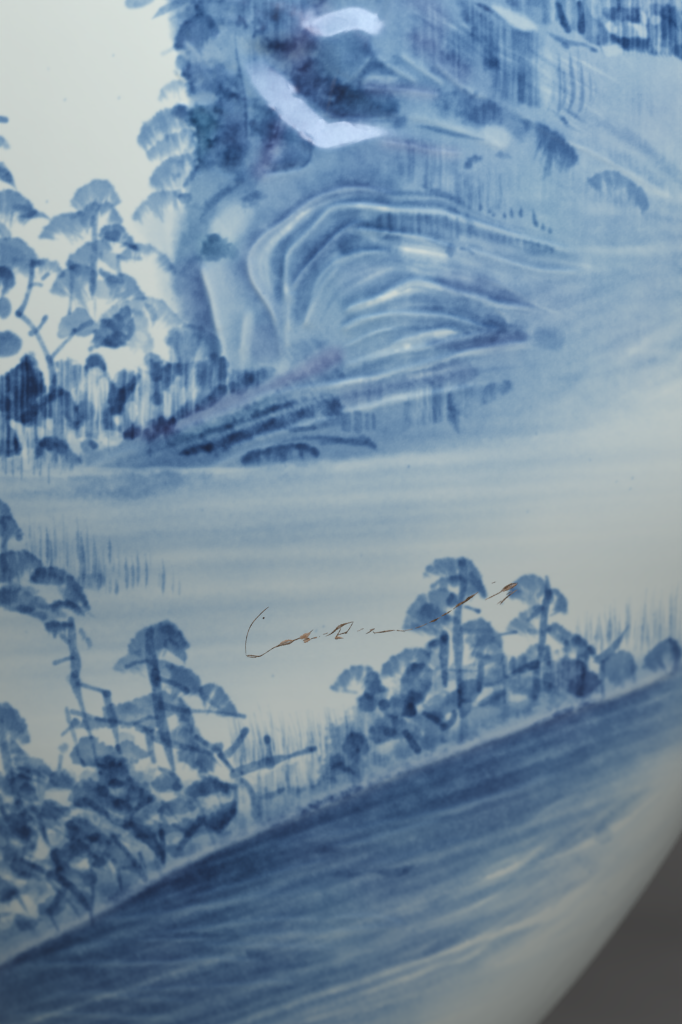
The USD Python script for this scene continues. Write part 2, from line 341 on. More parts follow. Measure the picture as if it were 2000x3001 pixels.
shelf([(530,250),(565,370),(620,500),(700,620),(800,735),(900,840),(1000,925),(1090,972),(1180,975),(1300,945),(1420,915),(1568,900),(1800,930)], [.31,.35,.36,.36,.35,.34,.33,.31,.29,.29,.285,.28,.28], [80,130,175,210,215,205,200,195,185,160,115,70,50], 190, (.12,.2))
groove([(612,345),(622,420),(645,480),(632,550)], 5, .05); groove([(1062,830),(1085,800),(1120,780)], 5, .04); groove([(1040,950),(1065,895),(1110,850),(1180,805),(1245,792)], 5, .05); groove([(1295,800),(1350,845),(1410,860),(1360,910),(1260,950),(1160,975)], 6, .05)
groove([(1190,100),(1250,112),(1295,150),(1270,200),(1180,250)], 5, .05)
shelf([(1085,300),(1120,265),(1180,230),(1260,205),(1340,190),(1430,230),(1560,270)], [.27,.28,.28,.27,.26,.25,.23], [80,120,150,150,150,130,100], 190, (.25,.3))

for q in range(230):                           # wet dabs of cobalt on the rock
    x = rng.uniform(150,1560); y = rng.uniform(-60,1150); 
    if x > 560 and y > 980 or (x > 900 and 780 < y): continue
    if x < 280 and y > 300 and y < 420 : continue
    if min((x-a_)**2+(y-b_)**2 for a_,b_ in [(580,340),(640,440),(700,520),(770,600),(850,680),(920,760),(1000,830),(1090,880),(1200,890),(1320,870),(1430,860),(1180,180),(1280,150),(1380,150),(1480,190)]) < 125**2: continue
    r_ = rng.uniform(14,60); dd_ = rng.choice([-.22,-.15,.3,.4,.6])
    fill([(x-r_,y+rng.uniform(-.4,.4)*r_),(x-.3*r_,y-.8*r_*rng.uniform(.4,1)),(x+.6*r_,y-.5*r_*rng.uniform(.3,1)),(x+r_,y+.2*r_),(x+.2*r_,y+.8*r_*rng.uniform(.4,1))], dd_, rng.uniform(20,44), 12, mot=.4, tint=rng.choice([0,0,-.1,.08]))
for q in range(70):
    x = rng.uniform(540,1000); y = rng.uniform(-60,420); line([(x,y),(x+rng.normal(0,6),y+rng.uniform(60,240))], rng.uniform(8,34), rng.uniform(-.2,.4), 16, taper=(.3,.3))
for q in range(60):
    x = rng.uniform(1050,1568); y = rng.uniform(540,800); L = rng.uniform(80,260); line([(x-L/2,y+8),(x,y-rng.uniform(0,10)),(x+L/2,y+rng.uniform(-4,16))], rng.uniform(6,24), rng.uniform(-.3,.4), 14, taper=(.3,.3))

# ---- long ridges of the mountain running down to the right
motif('painted_mountain')
T('i')
fill([(420,0),(620,-20),(700,200),(640,330),(480,230),(540,120)], .35, 40, 6, dry=.45, tint=.4)
fill([(440,230),(560,250),(700,330),(860,460),(800,560),(640,470),(480,360)], .5, 36, 6, dry=.3, mot=.3, tint=.4)
fill([(690,250),(820,200),(980,260),(1000,420),(860,440),(720,400)], .55, 30, 5, dry=.6)
fill([(780,20),(900,60),(1120,200),(1300,230),(1310,520),(1320,710),(1200,680),(1000,620),(990,430),(900,250),(830,150)], .55, 28, 5, dry=.55, mot=.2)
fill([(990,430),(1160,480),(1320,620),(1320,710),(1160,660),(1010,600)], .35, 26, 5, dry=.5)
fill([(920,380),(1010,370),(1000,450),(940,420)], .7, 24, 6)
line([(770,-20),(800,80),(870,190)], 40, .55, 22)
line([(860,10),(960,60),(1060,120),(1180,210),(1260,205)], 28, .9, 18, taper=(.2,.2))
line([(880,20),(940,40),(990,75)], 24, 1.0, 12, taper=(.3,.2))
for q in range(9):
    line([(800+26*q,20+6*q),(900+26*q,100+9*q),(1080+16*q,200+6*q)], 6, .35, taper=(.3,.3), dry=.4)
lighten([(990,30),(1130,70),(1290,180),(1250,195),(1150,200),(1050,120)], .62, 34)
ridge([(590,390),(700,480),(800,570),(870,610),(1000,640)], 26, .5, .15, 50, 1, .35)
ridge([(380,345),(480,420),(600,500),(690,560)], 24, .5, .25, 40, 1, .3)
ridge([(210,360),(300,420),(420,490),(520,545)], 24, .5, .45, 36, 1, .35)
ridge([(210,360),(150,430),(120,480)], 18, .35, .3, 36, -1, .25, ends=.3)
fill([(150,430),(240,400),(330,460),(360,490),(280,490),(170,470)], .7, 22, 6, mot=.3)
lighten([(140,520),(220,490),(380,510),(300,550),(160,570)], .5, 26)
ridge([(100,575),(300,585),(480,600),(680,628)], 16, .3, .35, 24, -1, .3, tint=.8)
fill([(0,600),(100,590),(400,600),(420,660),(300,740),(0,790)], .5, 24, 6, mot=.35, tint=-.2)
fill([(0,560),(100,570),(110,640),(0,680)], .8, 24, 6)
fill([(600,620),(760,590),(880,620),(1010,660),(1060,760),(950,820),(830,790),(700,720)], .8, 34, 8, dry=.25, mot=.3)
fill([(830,690),(950,700),(950,800),(870,800)], .5, 30, 6)
fill([(590,640),(690,640),(680,770),(600,720)], .5, 30, 6, dry=.3)
fill([(950,690),(1130,720),(1260,820),(1250,900),(1130,860),(1010,780)], .45, 30, 6, mot=.25)
ridge([(1010,660),(1130,710),(1260,800),(1400,890),(1560,960),(1800,1080),(2100,1260),(2250,1350)], 24, .4, .0, 40, 1, .25, ends=.25, under=.2)
frond([(1180,790),(1290,810),(1390,860),(1470,920),(1530,1000),(1550,1050)], 150, 1.1, dirn=(-.1,1), edge=.15)
fill([(1250,830),(1380,850),(1500,960),(1540,1040),(1400,980),(1290,940)], .45, 24, 6, dry=.4)
lighten([(930,830),(1050,830),(1120,900),(1080,960),(960,920)], .4, 34)
ridge([(400,770),(540,775),(680,820),(860,880),(1000,940),(1130,980)], 34, .55, .0, 30, 1, .3)
line([(500,830),(640,850),(760,885),(930,920)], 30, .9, 18, taper=(.3,.4))
fill([(340,800),(420,770),(400,840)], .8, 20, 5)
ridge([(220,930),(420,950),(600,985),(830,1010)], 14, .35, .1, 24, -1, .25, tint=.9)
frond([(820,1090),(840,1050),(880,1030),(930,1045)], 40, 1.2)
line([(1010,1020),(1060,1012),(1110,1030)], 40, .6, 22, taper=(.3,.3))
fill([(0,960),(250,930),(600,1000),(640,1176),(300,1176),(0,1176)], .2, 40, 6, mot=.3)
T('B')
ridge([(540,100),(620,160),(700,240)], 12, .3, 0, 20, 1, .1)
for x,a,b,w,dd in [(965,225,520,16,.35),(1010,225,530,34,.5),(1060,215,520,20,.55),(1100,205,545,24,.55),(1140,240,520,14,.4),(1164,290,500,9,.35)]:
    line([(x-14,a),(x+4,(a+b)/2),(x+2,b-60),(x-22,b)], w, dd, 7, taper=(.3,.3), dry=.4)
line([(960,500),(1020,545),(1040,570),(1110,610)], 18, .5, 12, taper=(.3,.4))
line([(1022,545),(1036,560)], 18, 1.0, 8)
lighten([(920,220),(960,230),(950,500),(925,480)], .3, 16)
frond([(1140,835),(1180,800),(1260,790),(1330,840),(1390,890),(1415,955)], 75, .75, dirn=(.1,1), edge=.2)
fill([(280,680),(480,690),(560,800),(720,960),(600,960),(420,890),(290,830)], .35, 34, 5, dry=.8)
for q in range(13):
    line([(560+13*q,760),(575+13*q,860),(590+14*q,960)], 9, .3, taper=(.3,.3), dry=.5)
for x,y,h in [(640,950,34),(682,970,20),(752,992,26),(785,980,44),(830,975,50),(890,1000,70),(900,1030,30),(930,1045,26),(960,1060,26),(700,985,20)]:
    line([(x,y-h/2),(x+3,y+h/2)], 15, 1.0, 8, taper=(.4,.1))
for q in range(6): line([(1050+70*q,480+40*q),(1200+70*q,560+50*q),(1400+60*q,680+60*q)], 40, .1, 40, taper=(.3,.3))
# right hand mist strokes
for q,(x0,y0,x1,y1,dd,w) in enumerate([(1250,560,1568,800,.2,30),(1150,640,1568,930,.16,50),(900,760,1400,1000,.16,90),(1200,900,1568,1060,.14,60),(700,800,1100,950,.12,80),(1300,460,1500,520,.15,80)]):
    line([(x0,y0),((x0+x1)/2,(y0+y1)/2-14),(x1,y1)], w, dd, w, taper=(.3,.3), dry=.3)
T('S')
for q in range(26):
    x=1350+rng.uniform(0,560); y=480+rng.uniform(0,640); L=rng.uniform(120,330); s=.5-.00075*(y-400)
    line([(x,y),(x+L/2,y+s*L/2+6),(x+L,y+s*L)], rng.uniform(8,34), rng.uniform(-.1,.13), 20, taper=(.35,.35))

# ---- carved terraces in the middle
T('j')
fill([(300,460),(420,380),(560,300),(690,160),(640,60),(500,150),(380,250)], .35, 30, 6, mot=.25)
line([(305,430),(380,330),(470,250),(560,200)], 46, .7, 22, taper=(.3,.2))
blob(650,290,75,42,.8,40,-10,14,edge=0,mot=.4); line([(560,300),(640,285),(740,280)], [20,50,20], .5, 26)
line([(620,240),(690,150),(760,0)], 34, .35, 22)
fill([(360,520),(420,410),(510,340),(650,360),(640,460),(560,560),(480,590),(420,540)], -.28, 30, 6)
blob(400,620,90,80,.6,20,0,10,mot=.6); blob(520,650,40,40,.5,16); blob(390,555,40,26,.6,14)
line([(300,690),(240,720),(180,790)], 50, .5, 26, taper=(0,.5))
TN[cv([(300,540)])[0].astype(int)[1]:cv([(300,700)])[0].astype(int)[1], cv([(300,540)])[0].astype(int)[0]:cv([(560,540)])[0].astype(int)[0]] -= .5
ridge([(700,165),(820,140),(960,110),(1040,40)], 18, .3, .3, 30, -1, .25)
ridge([(840,1176),(760,1000),(660,850),(620,720),(660,610),(760,510),(900,410),(1040,310),(1180,250),(1320,225),(1500,250),(1650,300)], 22, .35, .55, 60, -1, .4, ends=.08, under=.12, tint=.25)
line([(720,500),(820,430),(960,330),(1100,250)], 40, .35, 26, taper=(.3,.3))
ridge([(880,1000),(860,800),(870,680),(960,570),(1080,450),(1140,380),(1220,345),(1400,345),(1600,350)], 30, .62, .6, 40, -1, .45, ends=.06, under=.2)
ridge([(905,900),(960,800),(1060,680),(1180,560),(1300,470),(1390,445)], 18, .3, .85, 55, -1, .4, ends=.12, under=.1, tint=.2)
ridge([(1290,500),(1400,495),(1520,510),(1650,530)], 16, .35, .5, 40, -1, .3, ends=.2, under=.25)
ridge([(880,1176),(900,960),(905,900)], 22, .35, .3, 34, -1, .3, ends=.2)
ridge([(985,1170),(1030,1000),(1090,830),(1180,720),(1300,660),(1568,645)], 26, .5, .55, 55, -1, .45, ends=.1, under=.05)
line([(860,640),(840,740),(835,900)], 26, .5, 20, taper=(.3,.3))
fill([(1240,530),(1400,540),(1600,560),(1600,630),(1380,640),(1200,680)], .3, 30, 6, mot=.35)
ridge([(320,720),(340,830),(380,950),(400,1080),(440,1176)], 26, .45, .45, 50, 1, .35, ends=.1)
ridge([(1200,1176),(1300,1100),(1420,1070),(1568,1050)], 14, .35, .3, 34, -1, .3, ends=.2)
ridge([(1230,1060),(1320,1000),(1440,960),(1568,920)], 12, .3, .3, 30, -1, .25, ends=.2)
ridge([(610,1000),(600,1100),(590,1200),(560,1330)], 20, .35, .3, 34, 1, .25, ends=.2)
T('k')
line([(-40,70),(60,80),(160,95),(260,125)], 46, .75, 28, taper=(.1,.4))
line([(540,100),(660,150),(760,185),(840,230)], 40, .8, 26, taper=(.3,.3))
ridge([(-60,235),(100,230),(240,235),(420,260),(560,275),(760,310),(900,350),(1060,400),(1240,460),(1400,500),(1600,560)], 34, .55, .1, 20, -1, .4, ends=.12, under=.55, wu=50)
fill([(290,290),(480,280),(700,320),(780,380),(760,450),(560,420),(300,400),(80,390)], .45, 26, 6, dry=.5, mot=.3)
for x in (500,560,620,690,760): line([(x,290),(x+6,380)], 16, .4, 10, taper=(.2,.5))
for x in range(840,1400,46): line([(x,370+(x-840)*.21),(x+4,440+(x-840)*.18)], 22, .35, 16, taper=(.2,.5))
line([(680,260),(740,265),(780,280)], 36, .8, 20, taper=(.3,.3)); line([(820,280),(850,360),(840,420)], 44, .4, 26)
line([(1150,450),(1280,480),(1380,510),(1390,540)], 20, .7, 14, taper=(.3,.2))
ridge([(60,400),(200,395),(340,410),(500,430),(620,470),(720,500),(760,505)], 18, .4, .25, 30, -1, .35, ends=.15, under=.1)
fill([(685,495),(755,500),(722,570)], .9, 20, 4)
line([(560,455),(660,490),(720,515)], 24, .7, 14, taper=(.5,.2)); line([(790,515),(850,530),(870,550)], 20, .6, 14)
fill([(0,440),(220,430),(380,440),(380,490),(220,520),(0,540)], .5, 26, 6, mot=.4)
lighten([(400,530),(460,495),(580,490),(660,520),(700,600),(560,640),(420,610)], .5, 40)
ridge([(790,510),(900,540),(1060,590),(1240,640),(1420,660),(1600,665)], 22, .45, .2, 40, -1, .25, ends=.12, under=.15)
ridge([(0,945),(60,900),(200,850),(320,800),(420,745),(500,725),(600,750),(760,800),(960,855),(1120,895),(1280,912)], 32, .6, .4, 55, -1, .45, ends=.1, under=.05)
fill([(640,690),(900,690),(1100,770),(1270,905),(1100,880),(860,820),(680,770)], .4, 36, 5, mot=.15, tint=.25)
ridge([(880,690),(1020,740),(1160,800),(1260,870)], 20, .3, .0, 30, 1, .15, ends=.3)
fill([(460,830),(700,800),(960,890),(1080,980),(1075,1045),(900,1020),(700,960),(500,930)], .28, 40, 6, mot=.2)
fill([(940,960),(1060,960),(1080,1045),(960,1030)], .5, 28, 4)
ridge([(990,890),(1060,935),(1095,1000),(1080,1050)], 20, .4, .0, 30, 1, .2, ends=.25)
ridge([(0,1055),(100,1000),(220,960),(360,940),(480,945),(640,955),(780,980),(900,1020),(1070,1050)], 26, .55, .25, 40, -1, .45, ends=.06, under=.35)
ridge([(0,1170),(120,1110),(240,1060),(400,1035)], 18, .4, .15, 30, -1, .3, ends=.2, under=.25)
ridge([(300,1160),(420,1110),(560,1070),(680,1045),(820,1062)], 24, .5, .3, 24, -1, .3, ends=.2, under=.0)
lighten([(610,1080),(680,1050),(760,1080),(660,1120)], .55, 24)
line([(700,1045),(790,1050),(850,1075)], 30, .7, 20, taper=(.4,.1))
fill([(0,640),(200,600),(330,640),(180,740),(0,820)], -.15, 40, 6, tint=.2)
T('D')
fill([(400,400),(600,370),(780,350),(880,370),(820,400),(560,430)], .6, 24, 4, mot=.2, tint=.3)
fill([(880,370),(1010,350),(1000,420)], .3, 26, 5)
ridge([(0,515),(100,482),(250,447),(430,412),(600,368),(750,350)], 20, .5, .15, 24, -1, .35, ends=.1, under=.35)
ridge([(-100,605),(0,590),(200,548),(400,492),(600,440),(750,410),(900,404)], 22, .5, .35, 40, -1, .4, ends=.1, under=.12)
fill([(0,610),(240,560),(560,480),(620,560),(360,610),(0,690)], .3, 26, 6, dry=.25, diag=.3, mot=.2, tint=.3)
ridge([(0,722),(150,690),(300,655),(500,620),(640,596)], 18, .45, .0, 24, -1, .35, ends=.12, under=.25)
for x,w in [(10,20),(30,26),(75,40),(118,20),(150,16)]: line([(x,730),(x,795)], w, .65, 12)
fill([(160,690),(300,665),(300,800),(160,800)], .2, 16, 4)
fill([(310,640),(500,620),(540,810),(500,770),(330,780)], .4, 18, 5, dry=.55, mot=.2)
for q in range(7): line([(330+26*q,650),(345+28*q,720),(360+30*q,790)], 11, .3, taper=(.2,.4), dry=.5)
line([(500,640),(505,720),(530,790),(545,815)], 20, .45, 10, taper=(.1,.4))
fill([(500,620),(660,590),(780,590),(740,640),(600,710),(540,740)], .42, 24, 6, dry=.35, mot=.3)
line([(-260,850),(-100,838),(60,852),(110,850),(160,878)], [8,14,30,44,30], 1.1, 16, taper=(.2,.2)); line([(90,862),(140,868),(170,895)], 30, .6, 16, taper=(.3,.3))

T('i')
for q in range(120):                           # downhill brush drags on the long slope
    x = rng.uniform(380,1500); y = rng.uniform(-40,120) + (x-380)*.5*rng.uniform(.4,1.3); L = rng.uniform(100,360); s_ = rng.uniform(.5,.8)
    line([(x,y),(x+L/2,y+s_*L/2-8),(x+L,y+s_*L)], rng.uniform(6,26), rng.uniform(-.28,.32), 14, taper=(.4,.4))
T('S')
# finer folds between the carved terraces
def src(k, pts):
    x, y, z = TILE[k]; return [(a / z + x, b / z + y) for a, b in pts]
FAN = [src('j',[(840,1176),(760,1000),(660,850),(620,720),(660,610),(760,510),(900,410),(1040,310),(1180,250),(1320,225),(1500,250)]) + src('k',[(540,100),(760,185),(900,270),(1100,340),(1400,430),(1700,540)]),
       src('j',[(880,1100),(870,900),(862,740),(890,640),(960,570),(1080,450),(1140,380),(1220,345),(1400,345),(1568,350)]) + src('k',[(560,275),(760,310),(900,350),(1060,400),(1240,460),(1400,500),(1700,590)]),
       src('j',[(900,1176),(905,900),(960,800),(1060,680),(1180,560),(1300,490),(1400,495),(1568,515)]) + src('k',[(500,430),(620,470),(790,510),(1060,590),(1240,640),(1420,660),(1700,680)]),
       src('j',[(985,1170),(1030,1000),(1090,830),(1180,720),(1300,660),(1568,645)]) + src('k',[(480,600),(700,620),(900,690),(1020,740),(1160,800),(1260,870),(1500,960)]),
       src('k',[(-60,1010),(0,945),(60,900),(200,850),(320,800),(420,745),(500,725),(600,750),(760,800),(960,855),(1120,895),(1280,912),(1500,980)]),
       src('k',[(-60,1090),(0,1055),(100,1000),(220,960),(360,940),(480,945),(640,955),(780,980),(900,1020),(1070,1050),(1300,1060)]),
       src('D',[(0,515),(100,482),(250,447),(430,412),(600,368),(750,350),(1000,370)]), src('D',[(-100,605),(0,590),(200,548),(400,492),(600,440),(750,410),(1000,410)]),
       src('D',[(-100,740),(0,722),(150,690),(300,655),(500,620),(640,596),(850,560)])]
T('S'); FR = [spl(np.array(f), step=1.0) for f in FAN]
FR = [f[np.linspace(0, len(f) - 1, 60).astype(int)] for f in FR]
rf = np.random.default_rng(21)
for a_, b_ in zip(FR[:-1], FR[1:]):
    gap = np.linalg.norm(a_ - b_, axis=1).mean()
    for q in range(int(np.clip(gap / 6, 5, 16))):
        u = rf.uniform(.08, .95); i0 = rf.integers(0, 26); i1 = min(59, i0 + rf.integers(18, 40))
        m_ = (a_ * (1 - u) + b_ * u)[i0:i1:5]
        if len(m_) < 4: continue
        line([tuple(z) for z in m_], rf.uniform(10, 32), rf.choice([-.24, -.16, .16, .24, .34]) * rf.uniform(.6, 1.3), rf.uniform(8, 16), taper=(.4, .4))
for q in range(110):                           # dry sweeps that die away into the mist
    x = rf.uniform(1150, 1950); y = rf.uniform(420, 1240); L = rf.uniform(140, 420); s_ = .55 - .82 * (y - 350) / 700 - .12 * (x - 1200) / 800
    line([(x, y), (x + L / 2, y + s_ * L / 2), (x + L, y + (s_ - .1) * L)], rf.uniform(8, 46), rf.uniform(-.13, .15), 24, taper=(.4, .4))

# ---- cliff foot and the sloping bank, left middle
T('C')
ridge([(925,40),(960,150),(990,280),(1018,420),(1040,560),(1045,640)], 22, .6, .35, 40, 1, .35, ends=.08)
lighten([(1010,300),(1040,420),(1050,620),(1030,560)], .4, 14)
ridge([(1150,0),(1160,100),(1220,210),(1275,330),(1290,480)], 20, .35, .25, 34, 1, .3, ends=.1)
ridge([(1320,-20),(1312,150),(1315,300),(1320,430)], 20, .35, .25, 26, 1, .3, ends=.1)
ridge([(1568,30),(1490,130),(1440,230),(1395,335)], 18, .35, .3, 34, 1, .3, ends=.12)
fill([(1150,330),(1260,330),(1280,470),(1160,470)], .35, 30, 5, tint=.3)
lighten([(1120,280),(1160,250),(1150,440),(1110,520)], .35, 24)
lighten([(1190,490),(1280,490),(1340,420),(1340,510),(1260,540)], .4, 24)
fill([(1320,470),(1400,380),(1500,390),(1400,480),(1330,560)], .3, 26, 5, diag=.4, mot=.3)
fill([(1050,560),(1130,530),(1260,520),(1200,590),(1060,620)], .8, 24, 6, mot=.4, dry=.4); blob(1140,570,24,26,1.0,14); blob(1068,600,16,20,.9,10); blob(1165,570,10,22,.8,8)
fill([(730,830),(900,700),(1100,620),(1300,545),(1500,430),(1568,420),(1568,480),(1300,600),(1080,710),(820,810)], .3, 24, 4, tint=1.0, mot=.1)
fill([(660,900),(740,820),(1000,740),(1240,640),(1568,470),(1568,570),(1300,650),(1000,830),(800,900)], .55, 20, 5, diag=.35, mot=.35)
fill([(560,830),(620,790),(780,740),(800,780),(740,830),(640,850)], 1.1, 24, 6, mot=.3, dry=.3, tint=.4)
fill([(760,840),(960,790),(1060,770),(1250,690),(1400,655),(1568,645),(1568,720),(1420,760),(1180,840),(1050,890),(950,890),(840,900)], .95, 26, 6, diag=.5, mot=.35)
fill([(940,880),(1000,820),(1160,740),(1260,700),(1250,770),(1130,850),(1010,895)], 1.1, 30, 6, diag=.45, mot=.3)
for q in range(34):
    u=rng.uniform(); x=960+600*u; y=700-80*u+rng.uniform(-20,90)*(1-.5*u)
    line([(x,y),(x+18,y+28)], 8, .35, taper=(.3,.4))
for x in range(1270,1560,24): line([(x,690-(x-1270)*.12),(x+3,750-(x-1270)*.16)], 12, .35, 8, taper=(.3,.3))
ridge([(1240,655),(1330,622),(1420,606),(1568,590),(1700,560)], 22, .55, .1, 24, -1, .35, ends=.12, under=.2)
ridge([(740,830),(900,780),(1060,715),(1200,650),(1280,625)], 26, .3, .0, 24, -1, .4, ends=.15, under=.1, tint=-.4)
ridge([(1020,900),(1170,842),(1350,792),(1568,738)], 16, .5, .0, 20, -1, .3, ends=.15, under=.1)
line([(1340,800),(1400,795),(1440,790)], 22, 1.1, 10); line([(1450,780),(1568,760)], 40, .6, 16)
fill([(640,900),(900,860),(1100,880),(1000,940),(760,990),(480,990)], .3, 34, 5, diag=.3)
frond([(1112,942),(1150,908),(1250,885),(1330,876),(1410,868),(1465,905)], 46, 1.5, edge=.4)
line([(1125,930),(1180,905),(1240,895)], 30, 1.0, 14); line([(1350,880),(1420,880),(1460,920)], 26, 1.0, 12, taper=(.2,.2)); line([(1240,880),(1350,868)], 16, .8, 8)
line([(1480,860),(1568,850)], 22, .6, 12)
fill([(1110,950),(1250,920),(1450,910),(1480,940),(1300,965),(1100,975)], .3, 16, 3)
ridge([(940,985),(1080,930),(1200,885),(1300,860)], 20, .4, 0, 20, -1, .2, ends=.2)
ridge([(390,985),(480,945),(580,900),(660,875)], 20, .35, 0, 20, -1, .2, ends=.2, under=.12)
ridge([(-40,1005),(200,1008),(500,1000),(800,990),(1000,992),(1200,968),(1568,930)], 16, .2, .2, 40, 1, .0, ends=.05)
fill([(320,1030),(500,1005),(760,1000),(980,1005),(760,1070),(560,1110),(360,1090)], .28, 34, 5, diag=.25)
line([(60,1100),(300,1085),(520,1110),(800,1080)], 60, .18, 40, taper=(.3,.3))

# ---- big pine, left
motif('painted_pine_tree')
T('a')
frond([(462,215),(510,150),(580,92),(650,72),(710,85),(750,140),(790,210)], 130, .85, aim=(620,330), edge=.5)
line([(625,180),(622,260),(622,400),(618,560),(612,700),(606,840)], [62,50,34,36,40,46], 1.0, 16, taper=(.1,.1))
line([(622,840),(626,990)], 14, .35, 10, taper=(0,.6))
frond([(270,440),(330,350),(400,300),(480,285),(560,250),(610,215)], 110, .95, aim=(560,470), edge=.35)
frond([(650,225),(710,215),(760,260),(800,340)], 80, 1.0, aim=(680,400), edge=.4)
blob(580,330,46,40,.5,20); line([(470,300),(540,280)], 34, .6, 16)
frond([(660,420),(690,380),(750,362),(810,390),(860,450),(890,500)], 70, 1.3, aim=(720,560), edge=.45)
blob(740,425,56,36,.9,16); line([(690,440),(800,465),(890,510)], 22, .8, 12)
frond([(435,620),(470,560),(540,500),(620,465),(690,470),(730,500)], 130, 1.0, aim=(600,760), edge=.5)
frond([(800,560),(850,500),(940,485),(1020,510),(1090,570),(1150,670)], 70, .85, aim=(900,760), edge=.45)
line([(860,490),(900,510)], 30, 1.0, 12)
fill([(640,560),(700,520),(800,540),(900,560),(940,580),(800,600),(780,680),(740,640),(690,600)], .55, 16, 6)
line([(780,560),(786,640),(800,690)], 22, .7, 12)
frond([(335,790),(380,710),(430,650),(500,625),(580,640),(640,680)], 150, .95, aim=(560,900), edge=.5)
blob(470,620,30,26,.7,12); line([(468,640),(470,760),(462,860),(454,930)], [30,24,16,18], .7, 10, knob=.8)
frond([(660,650),(740,690),(830,690),(900,750),(950,830)], 110, 1.05, aim=(700,880), edge=.4)
line([(660,660),(720,710),(800,725)], 36, .8, 16)
blob(690,780,90,60,.45,24)
fill([(370,1040),(390,980),(470,920),(540,895),(600,960),(620,1010),(540,1040),(440,1100),(390,1100)], .85, 10, 5, edge=.25)
fill([(480,1060),(540,1010),(600,980),(650,1010),(620,1060),(540,1085)], .9, 10, 4)
frond([(640,1010),(720,910),(830,860),(960,830),(1060,870),(1130,930),(1210,1010)], 130, .6, aim=(900,1200), edge=.45)
fill([(640,1020),(760,940),(830,890),(870,960),(870,1080),(800,1150),(700,1140),(590,1176),(620,1090)], 1.3, 18, 7, mot=.3)
blob(760,1110,70,50,.9,18,-20); blob(760,1000,60,50,.5,22,-30)
line([(950,870),(1000,930),(1000,1010)], 44, .7, 16, taper=(.2,.3)); fill([(850,960),(950,940),(990,1100),(1010,1176),(860,1176)], .5, 20, 7, mot=.3)
lighten([(890,1060),(940,1060),(970,1110),(920,1120)], .6, 16)
# second tier forms a skirt
T('b')
frond([(1090,160),(1130,100),(1210,72),(1290,72),(1370,110),(1430,170),(1455,235)], 330, .75, dirn=(0,1), edge=.6, jit=.1)
fill([(1130,140),(1290,110),(1290,240),(1200,380),(1100,420),(1120,280)], .6, 24, 6, dry=.35, mot=.25)

# ---- trees at the left edge
motif('painted_pine_tree_001')
T('A'); line([(-8,545),(22,548)], 26, 1.6, 6)
frond([(-40,640),(0,630),(40,670)], 30, .8); line([(-20,740),(10,790),(40,820),(75,865)], [50,54,40,20], 1.0, 10, taper=(.1,.3))
T('a')
line([(-30,0),(30,30),(90,90)], [90,80,40], .8, 18, taper=(0,.4))
frond([(-60,180),(0,145),(80,135),(150,170),(200,230),(240,270)], 130, 1.2, aim=(40,420), edge=.35)
line([(110,240),(190,245)], 40, .8, 16); line([(140,300),(200,285),(270,285),(330,320)], 46, 1.2, 16, taper=(.3,.5))
line([(-20,360),(40,420)], 70, .8, 20)
frond([(-40,470),(60,445),(150,470),(210,530),(260,600)], 180, 1.1, aim=(0,700), edge=.35)
fill([(-40,500),(100,500),(160,570),(60,610),(-40,600)], .4, 26, 6)
frond([(-40,650),(40,650),(80,690),(90,740)], 60, 1.5); line([(-20,660),(60,690)], 44, .8, 16)
blob(20,900,46,70,1.3,20); blob(30,1140,110,80,1.6,24)
line([(100,600),(160,610),(210,600)], 60, .4, 24)
# forked tree
motif('painted_pine_tree_002')
frond([(130,660),(190,610),(250,590),(330,590),(390,640),(420,690)], 70, .85, aim=(260,760), edge=.35)
line([(205,620),(270,600)], 34, .9, 14)
line([(208,590),(206,680),(190,780),(160,870),(120,940)], [22,26,26,30,46], 1.1, 10, knob=.4)
line([(190,760),(230,740),(270,750)], 22, .8, 10); line([(280,705),(310,680)], 26, 1.0, 8)
line([(120,940),(180,990),(230,1050),(270,1120),(310,1200),(340,1260)], [34,30,28,26,30,40], .95, 12)
line([(205,1070),(250,1040),(300,960)], [34,20,24], 1.0, 10, knob=.5)
T('b')
line([(345,275),(400,210),(460,140),(490,95)], [26,20,22,26], .95, 10, knob=.5)
line([(325,280),(345,380),(350,480)], [34,44,50], 1.3, 12)

# ---- dark forest belt on the left
motif('painted_forest')
fill([(-60,480),(60,380),(180,270),(260,340),(310,520),(330,490),(380,330),(450,290),(560,340),(700,370),(760,500),(900,420),(980,300),(1100,330),(1250,300),(1440,280),(1470,460),(1320,600),(1130,690),(1000,760),(830,830),(640,800),(480,800),(300,860),(60,880),(-60,880)], .72, 26, 12, dry=.45, mot=.3)
fill([(-60,470),(60,380),(120,330),(260,360),(290,480),(240,620),(200,710),(40,700),(-60,700)], 1.2, 26, 9, dry=.25, mot=.3)
line([(186,280),(200,380),(214,520),(190,690)], [34,40,70,90], 1.3, 20)
line([(130,690),(190,660),(220,600)], 60, 1.0, 24); blob(20,580,50,50,1.5,22); line([(50,440),(60,520)], 60, .4, 24)
line([(270,570),(330,540),(390,500)], [50,60,60], 1.6, 22)
fill([(270,600),(330,520),(440,500),(500,580),(520,700),(500,750),(430,660),(300,680)], 1.2, 24, 8, dry=.25)
fill([(560,340),(590,270),(640,260),(690,350),(660,345),(610,330)], 1.0, 14, 5)
frond([(560,350),(590,275),(650,265),(690,360)], 50, .9)
fill([(720,480),(800,370),(880,400),(900,460),(830,560),(780,640),(720,600)], 1.05, 24, 8, dry=.3)
line([(760,620),(800,540),(860,460),(905,400)], [70,60,46,30], 1.1, 18, knob=.4)
fill([(960,270),(1050,270),(1040,420),(970,400)], .7, 20, 8, dry=.3); blob(1030,545,42,36,.9,16); fill([(1060,400),(1100,340),(1180,330),(1140,440),(1070,480)], .7, 18, 7, dry=.3)
blob(560,620,60,60,.6,24); blob(490,720,34,34,.9,18); fill([(800,790),(850,750),(960,730),(1100,720),(1060,790),(940,810)], .7, 22, 7, dry=.3, tint=.4); blob(850,790,40,30,.8,18); blob(740,740,50,40,.5,20)
